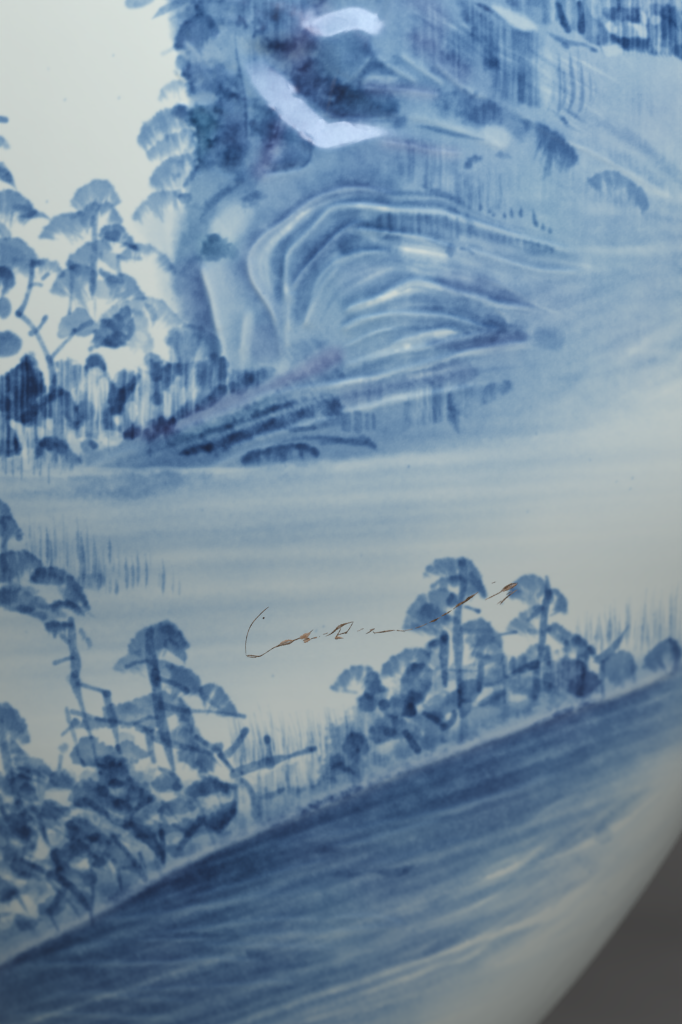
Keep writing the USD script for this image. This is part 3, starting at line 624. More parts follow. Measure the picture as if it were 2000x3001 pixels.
line([(1310,600),(1380,560),(1460,480)], [50,66,70], 1.5, 22); line([(1130,690),(1180,640)], 50, .8, 22); line([(1200,600),(1260,570)], 44, .6, 20)
frond([(220,920),(260,840),(320,800),(400,830),(470,900),(540,960)], 110, .9, dirn=(0,1), edge=.15); blob(320,840,50,44,.9,22); blob(410,860,44,50,1.0,22); line([(260,860),(230,940)], 50, .9, 20, taper=(0,.4))
line([(380,700),(400,830)], 70, .7, 30); line([(600,840),(620,855)], 44, .9, 16); frond([(540,880),(570,820),(640,850)], 70, .6)
fill([(-60,850),(40,820),(130,860),(120,900),(20,930),(-60,930)], 1.3, 20, 8, dry=.3)
fill([(-60,640),(60,700),(120,800),(40,830),(-60,830)], .7, 26, 8, dry=.3)
for pts,f in [([(50,690),(130,700),(160,820),(190,1000),(150,1000),(130,820)],.8),([(300,680),(345,680),(340,760),(310,750)],.75),([(240,740),(290,740),(290,800),(250,810)],.7),([(470,480),(510,470),(520,560),(505,590)],.8),([(660,420),(705,420),(700,560),(670,580)],.85),
              ([(730,360),(765,370),(760,440),(740,430)],.7),([(850,580),(890,570),(890,680),(865,690)],.75),([(1080,510),(1115,510),(1115,650),(1085,670)],.8),([(950,500),(970,500),(970,700),(955,700)],.6),([(660,770),(800,770),(800,830),(680,850)],.65),
              ([(230,540),(265,540),(250,590)],.6),([(580,360),(660,350),(680,390),(600,390)],.6),([(1200,470),(1230,480),(1220,580),(1190,590)],.6),([(40,510),(80,510),(80,550)],.45),([(520,740),(550,740),(545,810),(525,810)],.6),([(760,650),(790,660),(790,710),(765,710)],.6),([(1280,420),(1300,420),(1300,540),(1285,545)],.5),([(610,450),(650,460),(640,600),(615,600)],.3)]:
    lighten(pts, f, 14, 6)
r9 = np.random.default_rng(5)
for q in range(95):
    x = r9.uniform(-40,1150); y = 420+r9.uniform(0,330)-.18*x*.4; L = r9.uniform(90,260)
    line([(x,y),(x+r9.normal(0,4),y+L)], r9.uniform(8,24), r9.uniform(-.3,.42), 9, taper=(.3,.3))
for x,y0,y1 in [(40,900,1045),(85,880,1060),(140,900,1080),(220,930,1050),(262,940,1060),(318,960,1110),(20,900,1010),(370,900,960),(440,900,960),(530,900,980),(712,760,900),(985,870,940),(180,760,980),(240,880,1010)]:
    line([(x,y0),(x-2,(y0+y1)/2),(x,y1)], 12, .45, 8, taper=(.2,.1), knob=.5)
fill([(-60,960),(400,940),(700,880),(640,960),(300,1000),(-60,1010)], .15, 40, 5)

# ---- dark grove top right
motif('painted_grove')
T('n')
fill([(0,-40),(340,-40),(330,200),(240,220),(120,120),(0,80)], .4, 34, 6, dry=.6)
line([(-20,0),(30,20)], 60, .7, 26); line([(180,20),(310,40),(330,180)], 80, .45, 30)
fill([(420,-60),(1700,-60),(1700,560),(1560,540),(1350,490),(1020,440),(960,390),(860,400),(680,360),(600,280),(430,180)], .42, 30, 6, dry=.8, mot=.2)
line([(432,40),(460,130),(490,200),(525,270)], [44,50,60,50], 1.7, 18)
line([(624,30),(640,130),(645,210),(645,280)], [44,64,70,60], 1.7, 20)
fill([(860,80),(960,60),(1170,100),(1175,190),(1080,190),(930,180),(880,160)], .8, 20, 7, mot=.25, dry=.2)
line([(1090,160),(1170,190),(1165,90)], 50, 1.1, 20); line([(994,-20),(994,90)], 36, 1.3, 14)
fill([(810,200),(900,300),(1020,350),(1200,350),(1250,380),(1330,490),(1180,470),(1050,460),(1000,400),(830,410),(800,300)], .95, 24, 7, dry=.3, mot=.25)
line([(1020,400),(1120,390),(1240,400)], 90, .9, 34)
fill([(1240,60),(1480,60),(1700,200),(1700,560),(1500,520),(1400,440),(1250,380),(1260,220)], .75, 30, 8, dry=.4, mot=.3)
fill([(1360,80),(1480,70),(1600,230),(1590,300),(1480,200),(1370,140)], .8, 24, 6, dry=.2); line([(1490,200),(1530,280)], 18, .9, 8)
line([(1265,180),(1262,300),(1262,360)], 26, 1.3, 12); line([(1400,260),(1400,350)], 40, .9, 18); fill([(1450,460),(1600,400),(1700,450),(1700,560),(1540,530)], .9, 24, 8, dry=.2)
for pts,f in [([(720,-40),(800,-40),(800,170),(740,140)],.75),([(870,210),(930,200),(950,290),(890,280)],.85),([(1080,220),(1200,230),(1250,340),(1190,350),(1140,270)],.85),([(1180,100),(1240,130),(1240,220),(1200,180)],.85),([(1290,150),(1360,150),(1360,200),(1300,220)],.85),
   ([(860,400),(930,380),(1000,420),(1020,480),(860,520)],.6),([(1310,350),(1360,350),(1350,440),(1310,420)],.5),([(960,250),(1010,230),(1010,330),(970,330)],.5),([(350,0),(400,0),(400,160),(355,170)],.5),([(740,230),(790,230),(820,470),(750,420)],.35),([(870,40),(900,0),(920,40),(880,110)],.6),([(1060,0),(1110,0),(1100,50),(1070,50)],.6),([(500,0),(560,0),(590,240),(560,260)],.4)]:
    lighten(pts, f * .75, 24, 8)
line([(330,290),(440,350),(560,400),(660,410),(780,470)], [50,44,40,24,26], .75, 24, taper=(.2,.1)); line([(740,455),(770,465)], 34, 1.0, 14); line([(480,400),(510,430)], 40, .7, 18)
line([(810,400),(830,460),(855,530)], 18, .5, 10, taper=(.1,.4))
for q in range(16): line([(1030+38*q,440+5*q),(1040+40*q,500+4*q)], 12, .5, 8, taper=(0,.6))
for q in range(50):
    x = r9.uniform(430,1600); y=r9.uniform(-80,260); line([(x,y),(x+r9.normal(0,5),y+r9.uniform(100,260))], r9.uniform(8,26), r9.uniform(-.25,.4), 10, taper=(.3,.3))

# ---- fronds on the cliff edge
motif('painted_pine_branches')
T('A')
line([(600,10),(650,5),(690,-15)], 46, .55, 14)
frond([(640,650),(660,590),(720,530),(790,500),(860,495),(905,520)], 100, .85, dirn=(.15,1), edge=.15)
fill([(650,620),(720,540),(860,500),(900,540),(890,620),(800,590),(720,620)], .22, 20, 5)
frond([(682,712),(720,660),(790,615),(850,600),(905,600)], 70, .75, dirn=(.1,1), edge=.15)
frond([(692,830),(730,770),(810,720),(905,705)], 80, .75, dirn=(.2,1), edge=.15)
frond([(612,998),(650,940),(710,895),(780,880),(850,890)], 60, .7, dirn=(.3,1), edge=.15); blob(850,910,30,26,.7,12); blob(820,890,22,18,.5,10)
frond([(733,450),(755,400),(800,372),(860,365)], 55, .5, dirn=(.2,1), edge=.15)
line([(750,245),(790,225),(820,215)], 18, .25, 14)
fill([(690,850),(780,740),(900,720),(870,820),(800,870)], .18, 26, 5)
line([(850,850),(885,790),(905,690)], 16, .7, 10)

# ---- left bank: old pine, reeds, bare trunk, centre pine
motif('painted_pine_tree_003')
T('c')
frond([(-50,60),(0,40),(50,90),(80,140)], 70, 1.1); frond([(-80,190),(-20,155),(60,150),(110,190),(150,260)], 110, 1.1, aim=(20,320), edge=.5)
blob(10,220,50,50,.6,22); blob(130,280,18,18,.8,10)
line([(20,160),(26,280),(24,400),(20,560)], [30,34,40,34], .8, 16)
frond([(-30,430),(30,385),(130,372),(210,390),(260,450),(290,500)], 110, 1.2, aim=(100,620), edge=.45)
fill([(-40,470),(60,470),(110,520),(60,570),(-40,560)], .6, 22, 8, dry=.3)
frond([(200,560),(240,500),(340,485),(430,510),(500,580),(550,660),(585,745)], 90, 1.35, dirn=(-.1,1), edge=.35)
blob(310,545,110,42,.8,20,8); line([(60,580),(120,620),(200,640)], 60, .5, 26)
line([(380,590),(430,660),(460,700)], 40, .45, 22, taper=(.2,.3)); line([(480,600),(540,680),(580,750)], [30,34,20], .5, 14, taper=(.2,.2))
fill([(-40,650),(60,630),(200,650),(300,700),(320,760),(230,770),(100,770),(-40,720)], .9, 22, 8, mot=.3, dry=.2)
blob(60,660,70,60,.7,24); line([(130,750),(200,770),(290,800)], [40,50,50], 1.0, 20); fill([(260,740),(420,760),(440,800),(380,820),(280,830)], .5, 24, 6)
frond([(345,740),(400,705),(470,710),(520,740),(550,780)], 46, 1.3); line([(370,720),(480,730)], 40, .8, 18); line([(560,760),(620,800)], 16, .3, 10)
frond([(300,880),(320,850),(400,845),(470,855)], 60, 1.4, edge=.4); line([(310,860),(470,850)], 30, .7, 12)
line([(410,930),(450,970)], 30, .7, 12); frond([(520,890),(560,930),(600,990)], 34, .6)
motif('painted_bare_trunk')
line([(468,825),(474,920),(482,1010),(500,1090),(495,1176)], [40,50,46,64,50], 1.15, 12)
line([(365,1100),(420,1080),(480,1070)], [30,22,24], 1.1, 10)
T('d')
line([(490,0),(496,50),(520,150),(545,240),(570,330),(600,420)], [46,60,34,26,24,20], 1.0, 12)
line([(470,30),(510,60)], 60, .5, 20)
line([(520,65),(600,90),(680,115),(705,130)], [26,24,26,50], 1.0, 10, knob=.6)
line([(705,130),(720,220),(742,310),(760,400),(780,500)], [48,44,54,28,20], 1.0, 12); line([(772,480),(790,520)], 26, 1.2, 8)
line([(480,250),(560,275),(680,310),(760,320),(880,330),(960,300),(1030,290)], [34,32,26,26,22,24,30], .9, 10); line([(880,335),(960,360)], 20, .7, 8)
line([(440,225),(458,310),(480,380),(500,460),(520,540),(560,600)], [20,30,26,22,18,22], .8, 10); line([(410,405),(470,350),(500,320)], [16,22,50], .9, 10)
fill([(460,340),(500,300),(550,345),(540,360)], .6, 10, 4)
line([(600,420),(625,520),(660,650)], [22,20,12], .8, 8); line([(540,570),(552,600)], 22, 1.2, 8); blob(662,655,10,10,1.2,6)
motif('painted_pine_tree_004')
T('c')
frond([(840,1030),(880,950),(940,885),(1040,850),(1120,850),(1180,890),(1220,960),(1240,990)], 130, .9, aim=(1000,1120), edge=.35)
frond([(1040,880),(1110,870),(1180,910),(1215,980)], 46, 1.0); fill([(1000,880),(1110,860),(1160,930),(1100,1000),(1010,1000)], .45, 22, 7, dry=.2)
line([(1080,950),(1150,1010),(1200,1060),(1212,1110)], [70,76,50,20], .9, 14, taper=(.1,.2))
frond([(745,1150),(800,1090),(880,1040),(960,1030)], 110, .6, aim=(960,1200), edge=.2); line([(830,1130),(900,1105),(980,1095)], [26,24,24], 1.1, 10)
line([(985,890),(985,990),(1000,1100),(1015,1230)], [50,56,72,64], 1.25, 14); line([(1010,1110),(1090,1115),(1130,1130)], [50,46,30], .9, 16)
T('E')
frond([(770,720),(840,715),(900,760),(930,830)], 90, 1.0, aim=(780,860), edge=.35); fill([(720,720),(830,720),(900,790),(930,850),(860,830),(760,760)], .5, 16, 5)
line([(730,765),(790,785),(840,810),(858,822)], [24,20,24,30], 1.3, 8, knob=.4)
frond([(920,830),(950,800),(1000,800),(1050,860),(1090,940)], 60, 1.1, aim=(940,960), edge=.3); line([(930,840),(980,880),(1010,905)], [30,20,12], .6, 8)
line([(715,740),(722,860),(740,960),(768,1060),(790,1140),(800,1190)], [40,44,46,40,24,16], 1.2, 10)
line([(745,890),(850,912),(980,922),(1060,932),(1125,940)], [40,22,12,12,16], .8, 7, knob=.6)
fill([(480,910),(560,885),(640,860),(700,830),(760,830),(830,850),(870,930),(885,1000),(840,960),(790,930),(740,990),(640,1010),(540,990),(380,1000),(400,960),(480,960)], .72, 10, 6, mot=.25, edge=.2)
fill([(520,900),(620,890),(660,930),(600,970),(520,970)], .35, 16, 6)
frond([(820,850),(860,890),(885,960),(885,1010)], 50, .8, dirn=(-.3,1)); 
fill([(660,1000),(760,1010),(860,990),(960,1130),(980,1176),(880,1176),(800,1060),(700,1050)], .75, 14, 6, dry=.25)
line([(690,1010),(695,1080),(712,1150)], [36,26,20], 1.0, 10); line([(710,1045),(800,1070),(900,1090),(975,1108)], [24,30,20,18], 1.0, 9)
line([(905,1035),(960,1070),(1000,1095),(1040,1150),(1070,1190)], [18,24,30,20,16], 1.0, 8); blob(1000,1080,24,20,.8,8)
line([(1050,1110),(1090,1070),(1132,1005)], [40,28,30], .95, 9, knob=.9)
frond([(830,940),(900,1000),(950,1080),(990,1150)], 90, .7, dirn=(-.1,1), edge=.1)
motif('painted_shrubs')
T('S')
fill([(-60,2330),(60,2260),(220,2280),(330,2240),(480,2270),(640,2290),(690,2330),(680,2400),(600,2470),(430,2560),(280,2660),(160,2720),(40,2780),(-60,2830)], .62, 40, 14, mot=.35, edge=.1)
def gaps(g):
    T('d')
    for q_, f_ in [([(300,800),(460,760),(480,820),(380,860)],.75),([(430,930),(560,900),(660,960),(640,1000),(520,940)],.8),([(310,1040),(400,1000),(440,1030),(390,1110),(330,1110)],.85),([(1050,790),(1170,790),(1110,840)],.85),([(1090,1060),(1200,1060),(1160,1120),(1090,1110)],.85),([(720,760),(820,750),(780,800)],.8),([(1360,800),(1560,780),(1540,880),(1380,900)],.5),([(1260,1090),(1400,1050),(1360,1110)],.7),([(660,850),(720,900),(660,900)],.5),([(20,800),(100,820),(60,860)],.6)]: lighten(q_, f_ * g, 18, 8)
    T('e')
    for q_, f_ in [([(200,120),(300,140),(290,260),(220,260),(250,200)],.8),([(460,290),(600,260),(560,330),(480,320)],.85),([(630,310),(700,330),(770,290),(760,370),(690,350)],.85),([(20,330),(80,340),(180,430),(120,450),(20,380)],.8),([(80,520),(200,510),(250,620),(220,660),(80,600)],.9),([(780,120),(860,130),(850,180),(800,170)],.75),([(400,560),(480,580),(470,620)],.5),([(20,560),(90,600),(60,720),(0,700)],.6),([(190,720),(300,680),(280,760),(100,860),(0,920),(0,860)],.4),([(-20,100),(40,140),(40,180),(-20,170)],.7),([(630,170),(690,180),(650,220)],.6),([(290,410),(340,430),(320,460)],.6)]: lighten(q_, f_ * g, 16, 8)
gaps(1.0)
T('E')
fill([(330,1130),(350,1080),(420,1035),(470,1060),(520,1110),(500,1140),(560,1060),(600,1048),(660,1090),(690,1120),(640,1140),(560,1165),(440,1165),(350,1160)], .95, 9, 5, edge=.2, mot=.2)
line([(490,1150),(560,1155)], 50, 1.0, 16); blob(615,1145,26,20,1.2,8)
T('d')
blob(715,575,46,36,.8,14); 
fill([(670,600),(820,600),(880,700),(960,720),(1000,780),(900,830),(760,840),(640,760),(660,660)], .85, 12, 6, mot=.2); blob(762,720,40,28,1.5,10)
fill([(480,760),(520,690),(570,668),(640,720),(720,770),(820,850),(880,880),(820,930),(700,900),(560,870),(470,820)], .95, 12, 6, mot=.25, edge=.2); blob(810,870,60,34,.9,16,10)
fill([(1000,720),(1050,660),(1120,640),(1180,690),(1190,760),(1100,780),(1010,770)], .85, 10, 5); line([(1060,635),(1130,660),(1190,740)], [20,34,30], 1.0, 10); blob(1165,750,30,26,.8,10)
line([(560,830),(660,900),(760,970),(840,1000),(920,1060),(1000,1120),(1060,1200)], [44,42,40,60,60,56,60], 1.3, 14)
line([(840,1000),(850,930),(900,880),(980,820)], [60,50,40,46], 1.2, 12, knob=.5); line([(905,880),(915,820),(925,770)], [28,28,34], 1.1, 10)
blob(1000,815,34,28,1.1,12)
fill([(850,760),(960,760),(1040,820),(1070,860),(1000,960),(900,1000),(860,960)], .75, 14, 6, mot=.25)
fill([(1200,790),(1260,720),(1330,680),(1420,700),(1520,740),(1440,780),(1330,800),(1250,800)], 1.1, 12, 6, mot=.25, edge=.3); fill([(1060,890),(1130,830),(1200,820),(1280,880),(1220,920),(1100,930)], 1.0, 12, 6, mot=.25)
fill([(860,980),(960,950),(1060,990),(1200,960),(1300,940),(1500,880),(1540,900),(1480,1000),(1360,1060),(1200,1070),(1050,1100),(930,1060)], .85, 20, 8, mot=.3)
line([(1140,990),(1210,1030),(1240,1060)], [26,30,34], 1.2, 10); line([(1310,970),(1240,1060),(1180,1150)], [40,44,40], 1.2, 12); line([(1540,880),(1520,940),(1470,1000)], [44,40,44], 1.0, 12)
line([(1060,1040),(1068,1120),(1075,1240)], [36,34,24], 1.2, 10)
fill([(430,980),(520,940),(640,1000),(720,1060),(800,1050),(740,1120),(620,1100),(500,1090),(420,1060)], .95, 14, 7, mot=.3); blob(470,1000,44,26,.9,12,20); blob(630,1070,30,30,.8,12)
fill([(620,930),(760,980),(840,1050),(760,1080),(640,1000)], .5, 16, 6)
fill([(270,880),(340,830),(420,880),(460,920),(400,960),(280,940)], .95, 12, 6); line([(310,840),(360,850)], 28, .7, 12)
fill([(250,940),(420,950),(460,990),(340,1010),(260,990)], .65, 16, 6)
# bottom left mass
motif('painted_pine_tree_005')
frond([(-60,230),(0,195),(60,210),(110,260),(160,330),(200,450)], 150, 1.2, aim=(40,480), edge=.3); fill([(-40,240),(60,230),(120,300),(170,400),(90,370),(0,350)], .55, 18, 7)
line([(0,320),(10,430),(40,560),(70,680),(110,800),(160,920),(260,1000),(310,1100)], [40,46,56,54,46,44,36,24], 1.15, 14)
frond([(20,470),(80,450),(140,510),(180,560)], 70, .8, aim=(60,640)); line([(80,510),(140,510),(180,545)], 30, .6, 14)
fill([(60,560),(200,550),(290,590),(360,650),(460,700),(480,740),(380,740),(290,660),(200,640)], .8, 14, 6, mot=.25); line([(80,620),(180,640),(240,660),(300,690)], [20,24,26,14], .8, 9); line([(270,620),(340,660)], 36, .7, 14)
frond([(90,700),(150,670),(220,740),(250,830)], 110, .9, aim=(120,860)); fill([(-40,640),(60,680),(90,800),(20,790),(-40,760)], .7, 18, 7)
line([(-10,800),(20,900),(60,990)], [30,34,24], 1.0, 12); line([(200,830),(260,950),(300,1060)], [20,26,20], .8, 9); line([(120,800),(180,830),(240,940)], 20, .6, 9)
line([(400,545),(390,600),(382,640)], [28,24,18], .6, 10)
fill([(280,720),(420,700),(520,720),(470,760),(330,760)], .4, 20, 6)
fill([(-40,880),(60,920),(160,920),(220,1010),(260,1080),(180,1176),(-40,1176)], .95, 20, 8, mot=.3); fill([(30,1000),(140,1010),(190,1060),(120,1090),(40,1060)], .45, 18, 6)
T('e')
fill([(-40,-20),(150,0),(200,130),(160,220),(80,230),(-40,180)], .6, 22, 8, mot=.3); blob(180,205,34,26,1.0,12); blob(620,120,30,26,.6,12)
fill([(330,230),(400,190),(440,150),(560,160),(610,230),(540,270),(460,300),(400,330),(360,300)], 1.2, 16, 7, mot=.3); blob(520,190,60,40,.6,16)
fill([(590,280),(640,250),(700,290),(620,320)], 1.2, 12, 5); fill([(640,200),(760,170),(860,260),(900,340),(800,330),(700,250)], .7, 18, 7)
fill([(80,300),(150,270),(250,310),(330,360),(300,420),(200,400),(100,390)], 1.1, 16, 7, mot=.3); blob(150,375,46,30,.9,14)
line([(130,260),(220,310),(340,370),(430,420),(520,500),(580,590)], [28,36,46,50,44,30], 1.3, 12); line([(340,380),(370,290),(350,230)], [50,44,40], 1.0, 14)
fill([(380,340),(500,330),(600,340),(640,400),(580,450),(480,440),(400,420)], .9, 18, 7, mot=.3); blob(590,400,50,34,.9,16); line([(605,420),(610,520),(600,600),(604,690)], [30,26,24,20], 1.3, 10)
line([(300,380),(380,470),(470,560),(520,640)], [22,26,26,18], .9, 10); line([(430,440),(370,540),(320,610)], [44,50,50], 1.2, 14)
fill([(250,580),(320,500),(420,520),(440,580),(360,640),(260,620)], 1.05, 16, 6); line([(320,600),(350,680),(380,730)], [30,20,16], .9, 9)
fill([(-40,400),(30,390),(100,440),(120,500),(60,540),(-40,540)], 1.2, 14, 6); line([(10,530),(110,480)], 44, .7, 16)
fill([(420,480),(560,470),(600,560),(500,560)], .7, 20, 7); fill([(640,330),(760,330),(840,420),(800,520),(640,460)], .5, 24, 8)
fill([(100,640),(160,620),(250,690),(200,730),(110,720)], 1.0, 14, 6); line([(-10,640),(60,625)], 30, 1.0, 10); blob(262,662,18,10,.8,8)
for q in range(12): line([(-20+18*q,640+r9.uniform(0,40)),(20+18*q,720),(40+20*q,800)], 12, .55, 9, taper=(.2,.4))
line([(750,130),(830,220),(900,310),(960,400)], [28,34,40,34], 1.3, 12); line([(745,280),(780,360),(800,480)], [34,28,16], 1.2, 10)
line([(1060,80),(1066,180),(1080,320)], [40,36,16], .5, 10); fill([(860,30),(1000,100),(1060,200),(1040,260),(960,170),(880,90)], .9, 16, 7)
fill([(1090,200),(1180,170),(1210,210),(1140,260)], .9, 14, 6); fill([(560,120),(680,170),(640,230),(560,200)], .5, 18, 6)
fill([(960,330),(1000,250),(1080,250),(1070,330)], .4, 18, 6); line([(800,330),(880,310)], 24, .7, 12)
for q in range(60):
    x=r9.uniform(0,900); y=r9.uniform(-420,520)-.25*x; w=r9.uniform(36,70); h=r9.uniform(.35,.6)*w; k=r9.uniform(-.3,.3)
    if y+.48*x>600: continue
    frond([(x-w,y+h+k*w),(x-w*.55,y+h*.25+k*w*.5),(x,y),(x+w*.6,y+h*.3-k*w*.4),(x+w,y+h-k*w)], r9.uniform(50,90), r9.uniform(.25,.7), aim=(x,y+120), edge=.6)

gaps(.5)
T('d')
for q in range(44):
    x=r9.uniform(0,1400); y=r9.uniform(620,1500)-.35*x*.4
    if (y/2.24+1975) > 2800-.43*(x/2.24)-50: continue
    L=r9.uniform(90,260); an=r9.uniform(.3,1.9)*(1 if r9.uniform()<.75 else -1)
    line([(x,y),(x+L*.5*math.cos(an)+r9.normal(0,8),y+L*.5*math.sin(abs(an))),(x+L*math.cos(an),y+L*math.sin(abs(an)))], [r9.uniform(14,34),r9.uniform(14,26),10], r9.uniform(.4,.9), 10, taper=(.0,.5))


# ---- reeds
motif('painted_reeds')
T('c')
for x,a,b,w,dd in [(195,120,330,10,.5),(230,240,420,14,.4),(262,170,360,8,.3),(310,200,470,22,.6),(335,300,520,20,.5),(360,140,480,18,.5),(420,130,520,14,.5),(440,200,500,16,.25),(512,150,420,16,.8),(540,250,590,44,.7),(575,200,560,20,.5),(620,270,580,24,.7),(650,380,640,26,.45),(720,280,460,24,.6),(740,380,520,22,.4),(780,330,560,14,.35),(830,400,630,26,.7),(870,400,630,20,.55),(905,360,610,20,.5),(960,390,620,14,.6),(985,350,480,8,.2),(1045,460,620,14,.25),(1070,420,665,20,.75),(1135,470,650,14,.4),(1178,530,670,12,.3),(760,540,660,24,.7),(720,520,650,20,.4),(480,300,560,10,.3),(695,540,660,10,.25)]:
    line([(x-5,a),(x+2,(a+b)/2),(x,b)], w, dd*.85, 7, taper=(.45,.2), dry=.35)
fill([(500,540),(660,530),(680,560),(640,620),(540,610),(490,590)], .5, 26, 6, dry=.4)
reeds(160,700,(160,340),(460,600),46,9,.22,seed=2)
motif('painted_reeds_001')
T('f')
reeds(200,1100,(300,270),(720,560),120,11,.34,lean=.12,var=.5,seed=3)
for x,a,b,w,dd in [(430,260,440,9,.6),(470,400,430,14,.5),(310,330,460,8,.3),(360,250,330,6,.3),(545,400,560,9,.35),(690,340,520,9,.3),(790,280,420,9,.5),(815,280,500,16,.7),(860,290,480,10,.5),(920,260,430,12,.65),(330,440,700,26,.25),(740,360,480,22,.3),(680,380,560,12,.3)]:
    line([(x-8,a),(x+8,(a+b)/2),(x+20,b)], w, dd*.8, 7, taper=(.4,.2), dry=.3)
motif('painted_reeds_002')
T('F')
reeds(1080,1560,(440,300),(650,640),80,9,.3,lean=-.03,var=.6,seed=4)
T('g'); reeds(1180,1400,(660,640),(960,900),26,14,.3,var=.2,seed=6)

# ---- bridge branch and shrubs in the middle
motif('painted_fallen_branch')
T('f')
line([(195,720),(260,690),(350,660),(430,635),(520,610),(620,580),(720,548)], [50,64,56,60,34,26,36], 1.15, 12, knob=.5)
line([(410,480),(420,560),(432,650)], [40,34,64], 1.15, 10); blob(410,490,18,26,1.0,8)
line([(100,585),(150,640),(190,690)], [34,20,16], .9, 9); blob(110,590,18,18,.8,8); blob(196,795,18,18,1.0,8)
line([(210,810),(200,900),(140,1020)], [22,36,50], .9, 14); line([(240,740),(300,820),(330,920),(330,1010)], [30,40,56,60], .95, 18, taper=(.1,.1))
line([(360,870),(440,850),(520,810)], [14,40,22], .8, 12); line([(430,860),(432,900)], 16, .4, 8); line([(525,860),(528,920)], 16, .4, 8)
motif('painted_shrubs_001')
fill([(600,820),(700,770),(760,690),(850,650),(950,690),(900,720),(780,760),(640,830)], .7, 18, 7, mot=.25); line([(760,690),(850,660),(940,690)], 40, .5, 18)
frond([(920,560),(940,490),(1000,450),(1060,490),(1080,560)], 150, .85, aim=(1000,700)); blob(1010,560,12,14,1.0,8); fill([(910,540),(960,460),(1040,470),(1080,560),(1000,600)], .4, 16, 6)
fill([(560,800),(760,760),(900,700),(1160,560),(1200,600),(960,720),(700,850),(580,860)], .35, 26, 7, dry=.4)
fill([(-20,740),(120,760),(140,830),(-20,850)], .6, 20, 7)
fill([(-30,950),(120,920),(200,900),(200,980),(100,1060),(-30,1050)], .8, 18, 7, mot=.3)

# ---- two pines on the right bank
motif('painted_pine_tree_006')
T('F')
fill([(-40,1020),(100,880),(300,760),(480,720),(620,700),(780,680),(960,660),(1180,720),(1210,800),(1000,880),(760,960),(500,1060),(200,1160),(-60,1240)], .5, 40, 16, mot=.4, dry=.25)
for q_ in [[(610,860),(690,810),(680,850),(620,890)],[(480,800),(520,780),(530,810),(490,830)],[(600,700),(650,680),(640,740)],[(760,600),(860,560),(880,600),(790,670)],[(780,850),(860,840),(850,900),(790,900)],[(600,930),(700,900),(730,920),(620,960)],[(340,890),(410,840),(400,880),(350,920)],[(1215,770),(1290,720),(1280,770),(1230,800)],[(470,900),(530,900),(540,980),(500,1000)],[(170,1090),(240,1050),(230,1100),(190,1120)],[(700,640),(740,640),(740,660)]]: lighten(q_, .8, 16, 6)
T('g')
frond([(330,195),(350,140),(420,105),(500,98),(560,100)], 80, .8, aim=(520,260), edge=.3); frond([(560,95),(620,95),(660,150),(690,240),(730,330)], 100, 1.0, aim=(560,330), edge=.35)
frond([(360,270),(420,240),(480,205),(540,210)], 50, .8); fill([(400,120),(520,110),(560,180),(480,230),(400,180)], .25, 22, 8, dry=.2); blob(530,225,56,40,.8,22)
line([(572,100),(576,200),(566,320),(545,420),(540,520),(545,620),(545,740),(550,900),(556,1050)], [50,54,34,40,50,66,50,34,20], 1.05, 14)
line([(630,200),(690,280),(720,330)], [60,46,20], .5, 18)
frond([(185,560),(220,440),(290,350),(400,300),(470,295),(500,330)], 150, .8, aim=(420,560), edge=.4); frond([(300,440),(360,390),(430,420),(480,470)], 70, .6)
fill([(225,470),(330,400),(430,430),(500,470),(500,520),(360,510),(250,540)], .3, 20, 7); blob(503,355,30,46,1.1,14); line([(300,520),(380,560),(430,580)], [50,50,30], .4, 20)
line([(470,470),(530,480)], 40, .6, 18); line([(590,395),(640,410),(680,425)], [16,18,26], 1.0, 8, knob=.5)
frond([(560,540),(620,500),(690,485),(750,530),(810,590),(830,680),(840,760)], 140, .95, aim=(640,760), edge=.3); fill([(600,620),(680,570),(780,560),(820,660),(740,640),(640,660)], .55, 22, 8, mot=.25); line([(570,560),(640,555),(750,550)], 34, .35, 18); line([(650,710),(740,730)], 34, .5, 16)
frond([(320,690),(360,650),(430,600),(480,590)], 60, 1.2); line([(455,575),(455,660),(450,780),(455,920)], [44,56,46,24], 1.2, 12); line([(350,650),(450,610)], [40,60], .6, 18)
frond([(20,860),(80,770),(170,705),(260,680),(330,690),(360,760)], 110, .95, aim=(200,920), edge=.4)
fill([(180,860),(260,770),(350,780),(370,860),(340,960),(300,1020),(220,1030),(160,990)], .8, 14, 7, mot=.25); blob(300,800,60,34,.6,18); fill([(340,700),(430,720),(440,800),(380,790)], .45, 16, 7)
line([(690,770),(695,860),(690,950)], [36,34,30], .95, 12); fill([(580,890),(680,880),(690,960),(640,1030),(570,1000),(560,920)], .9, 16, 7); line([(450,810),(560,820),(680,820)], 16, .5, 9)
fill([(310,1060),(380,980),(470,970),(540,960),(560,1050),(470,1100),(420,1140),(330,1130)], .75, 14, 7); fill([(560,1030),(640,1000),(620,1090),(570,1130)], .8, 16, 6)
line([(320,1105),(370,1130),(420,1160)], [34,36,40], 1.2, 10); line([(520,1100),(500,1150),(440,1190)], [40,40,40], 1.3, 12)
fill([(-60,900),(20,890),(100,960),(20,970),(-40,1000)], .8, 12, 6); fill([(20,1040),(120,990),(240,1060),(260,1100),(160,1110),(60,1110)], .8, 12, 6); blob(70,1035,40,30,.7,12); blob(220,1090,40,34,.7,12)
T('f')
frond([(840,150),(890,80),(950,30),(1030,12),(1100,40),(1150,110)], 80, .8, aim=(1000,260), edge=.4); fill([(1060,60),(1110,50),(1200,160),(1210,210),(1150,260),(1100,300),(1030,290),(1040,220),(1080,180)], .75, 12, 6, mot=.2); blob(1130,130,36,40,.6,14); line([(910,165),(1000,180)], 20, .3, 10); blob(1180,260,40,34,.8,14)
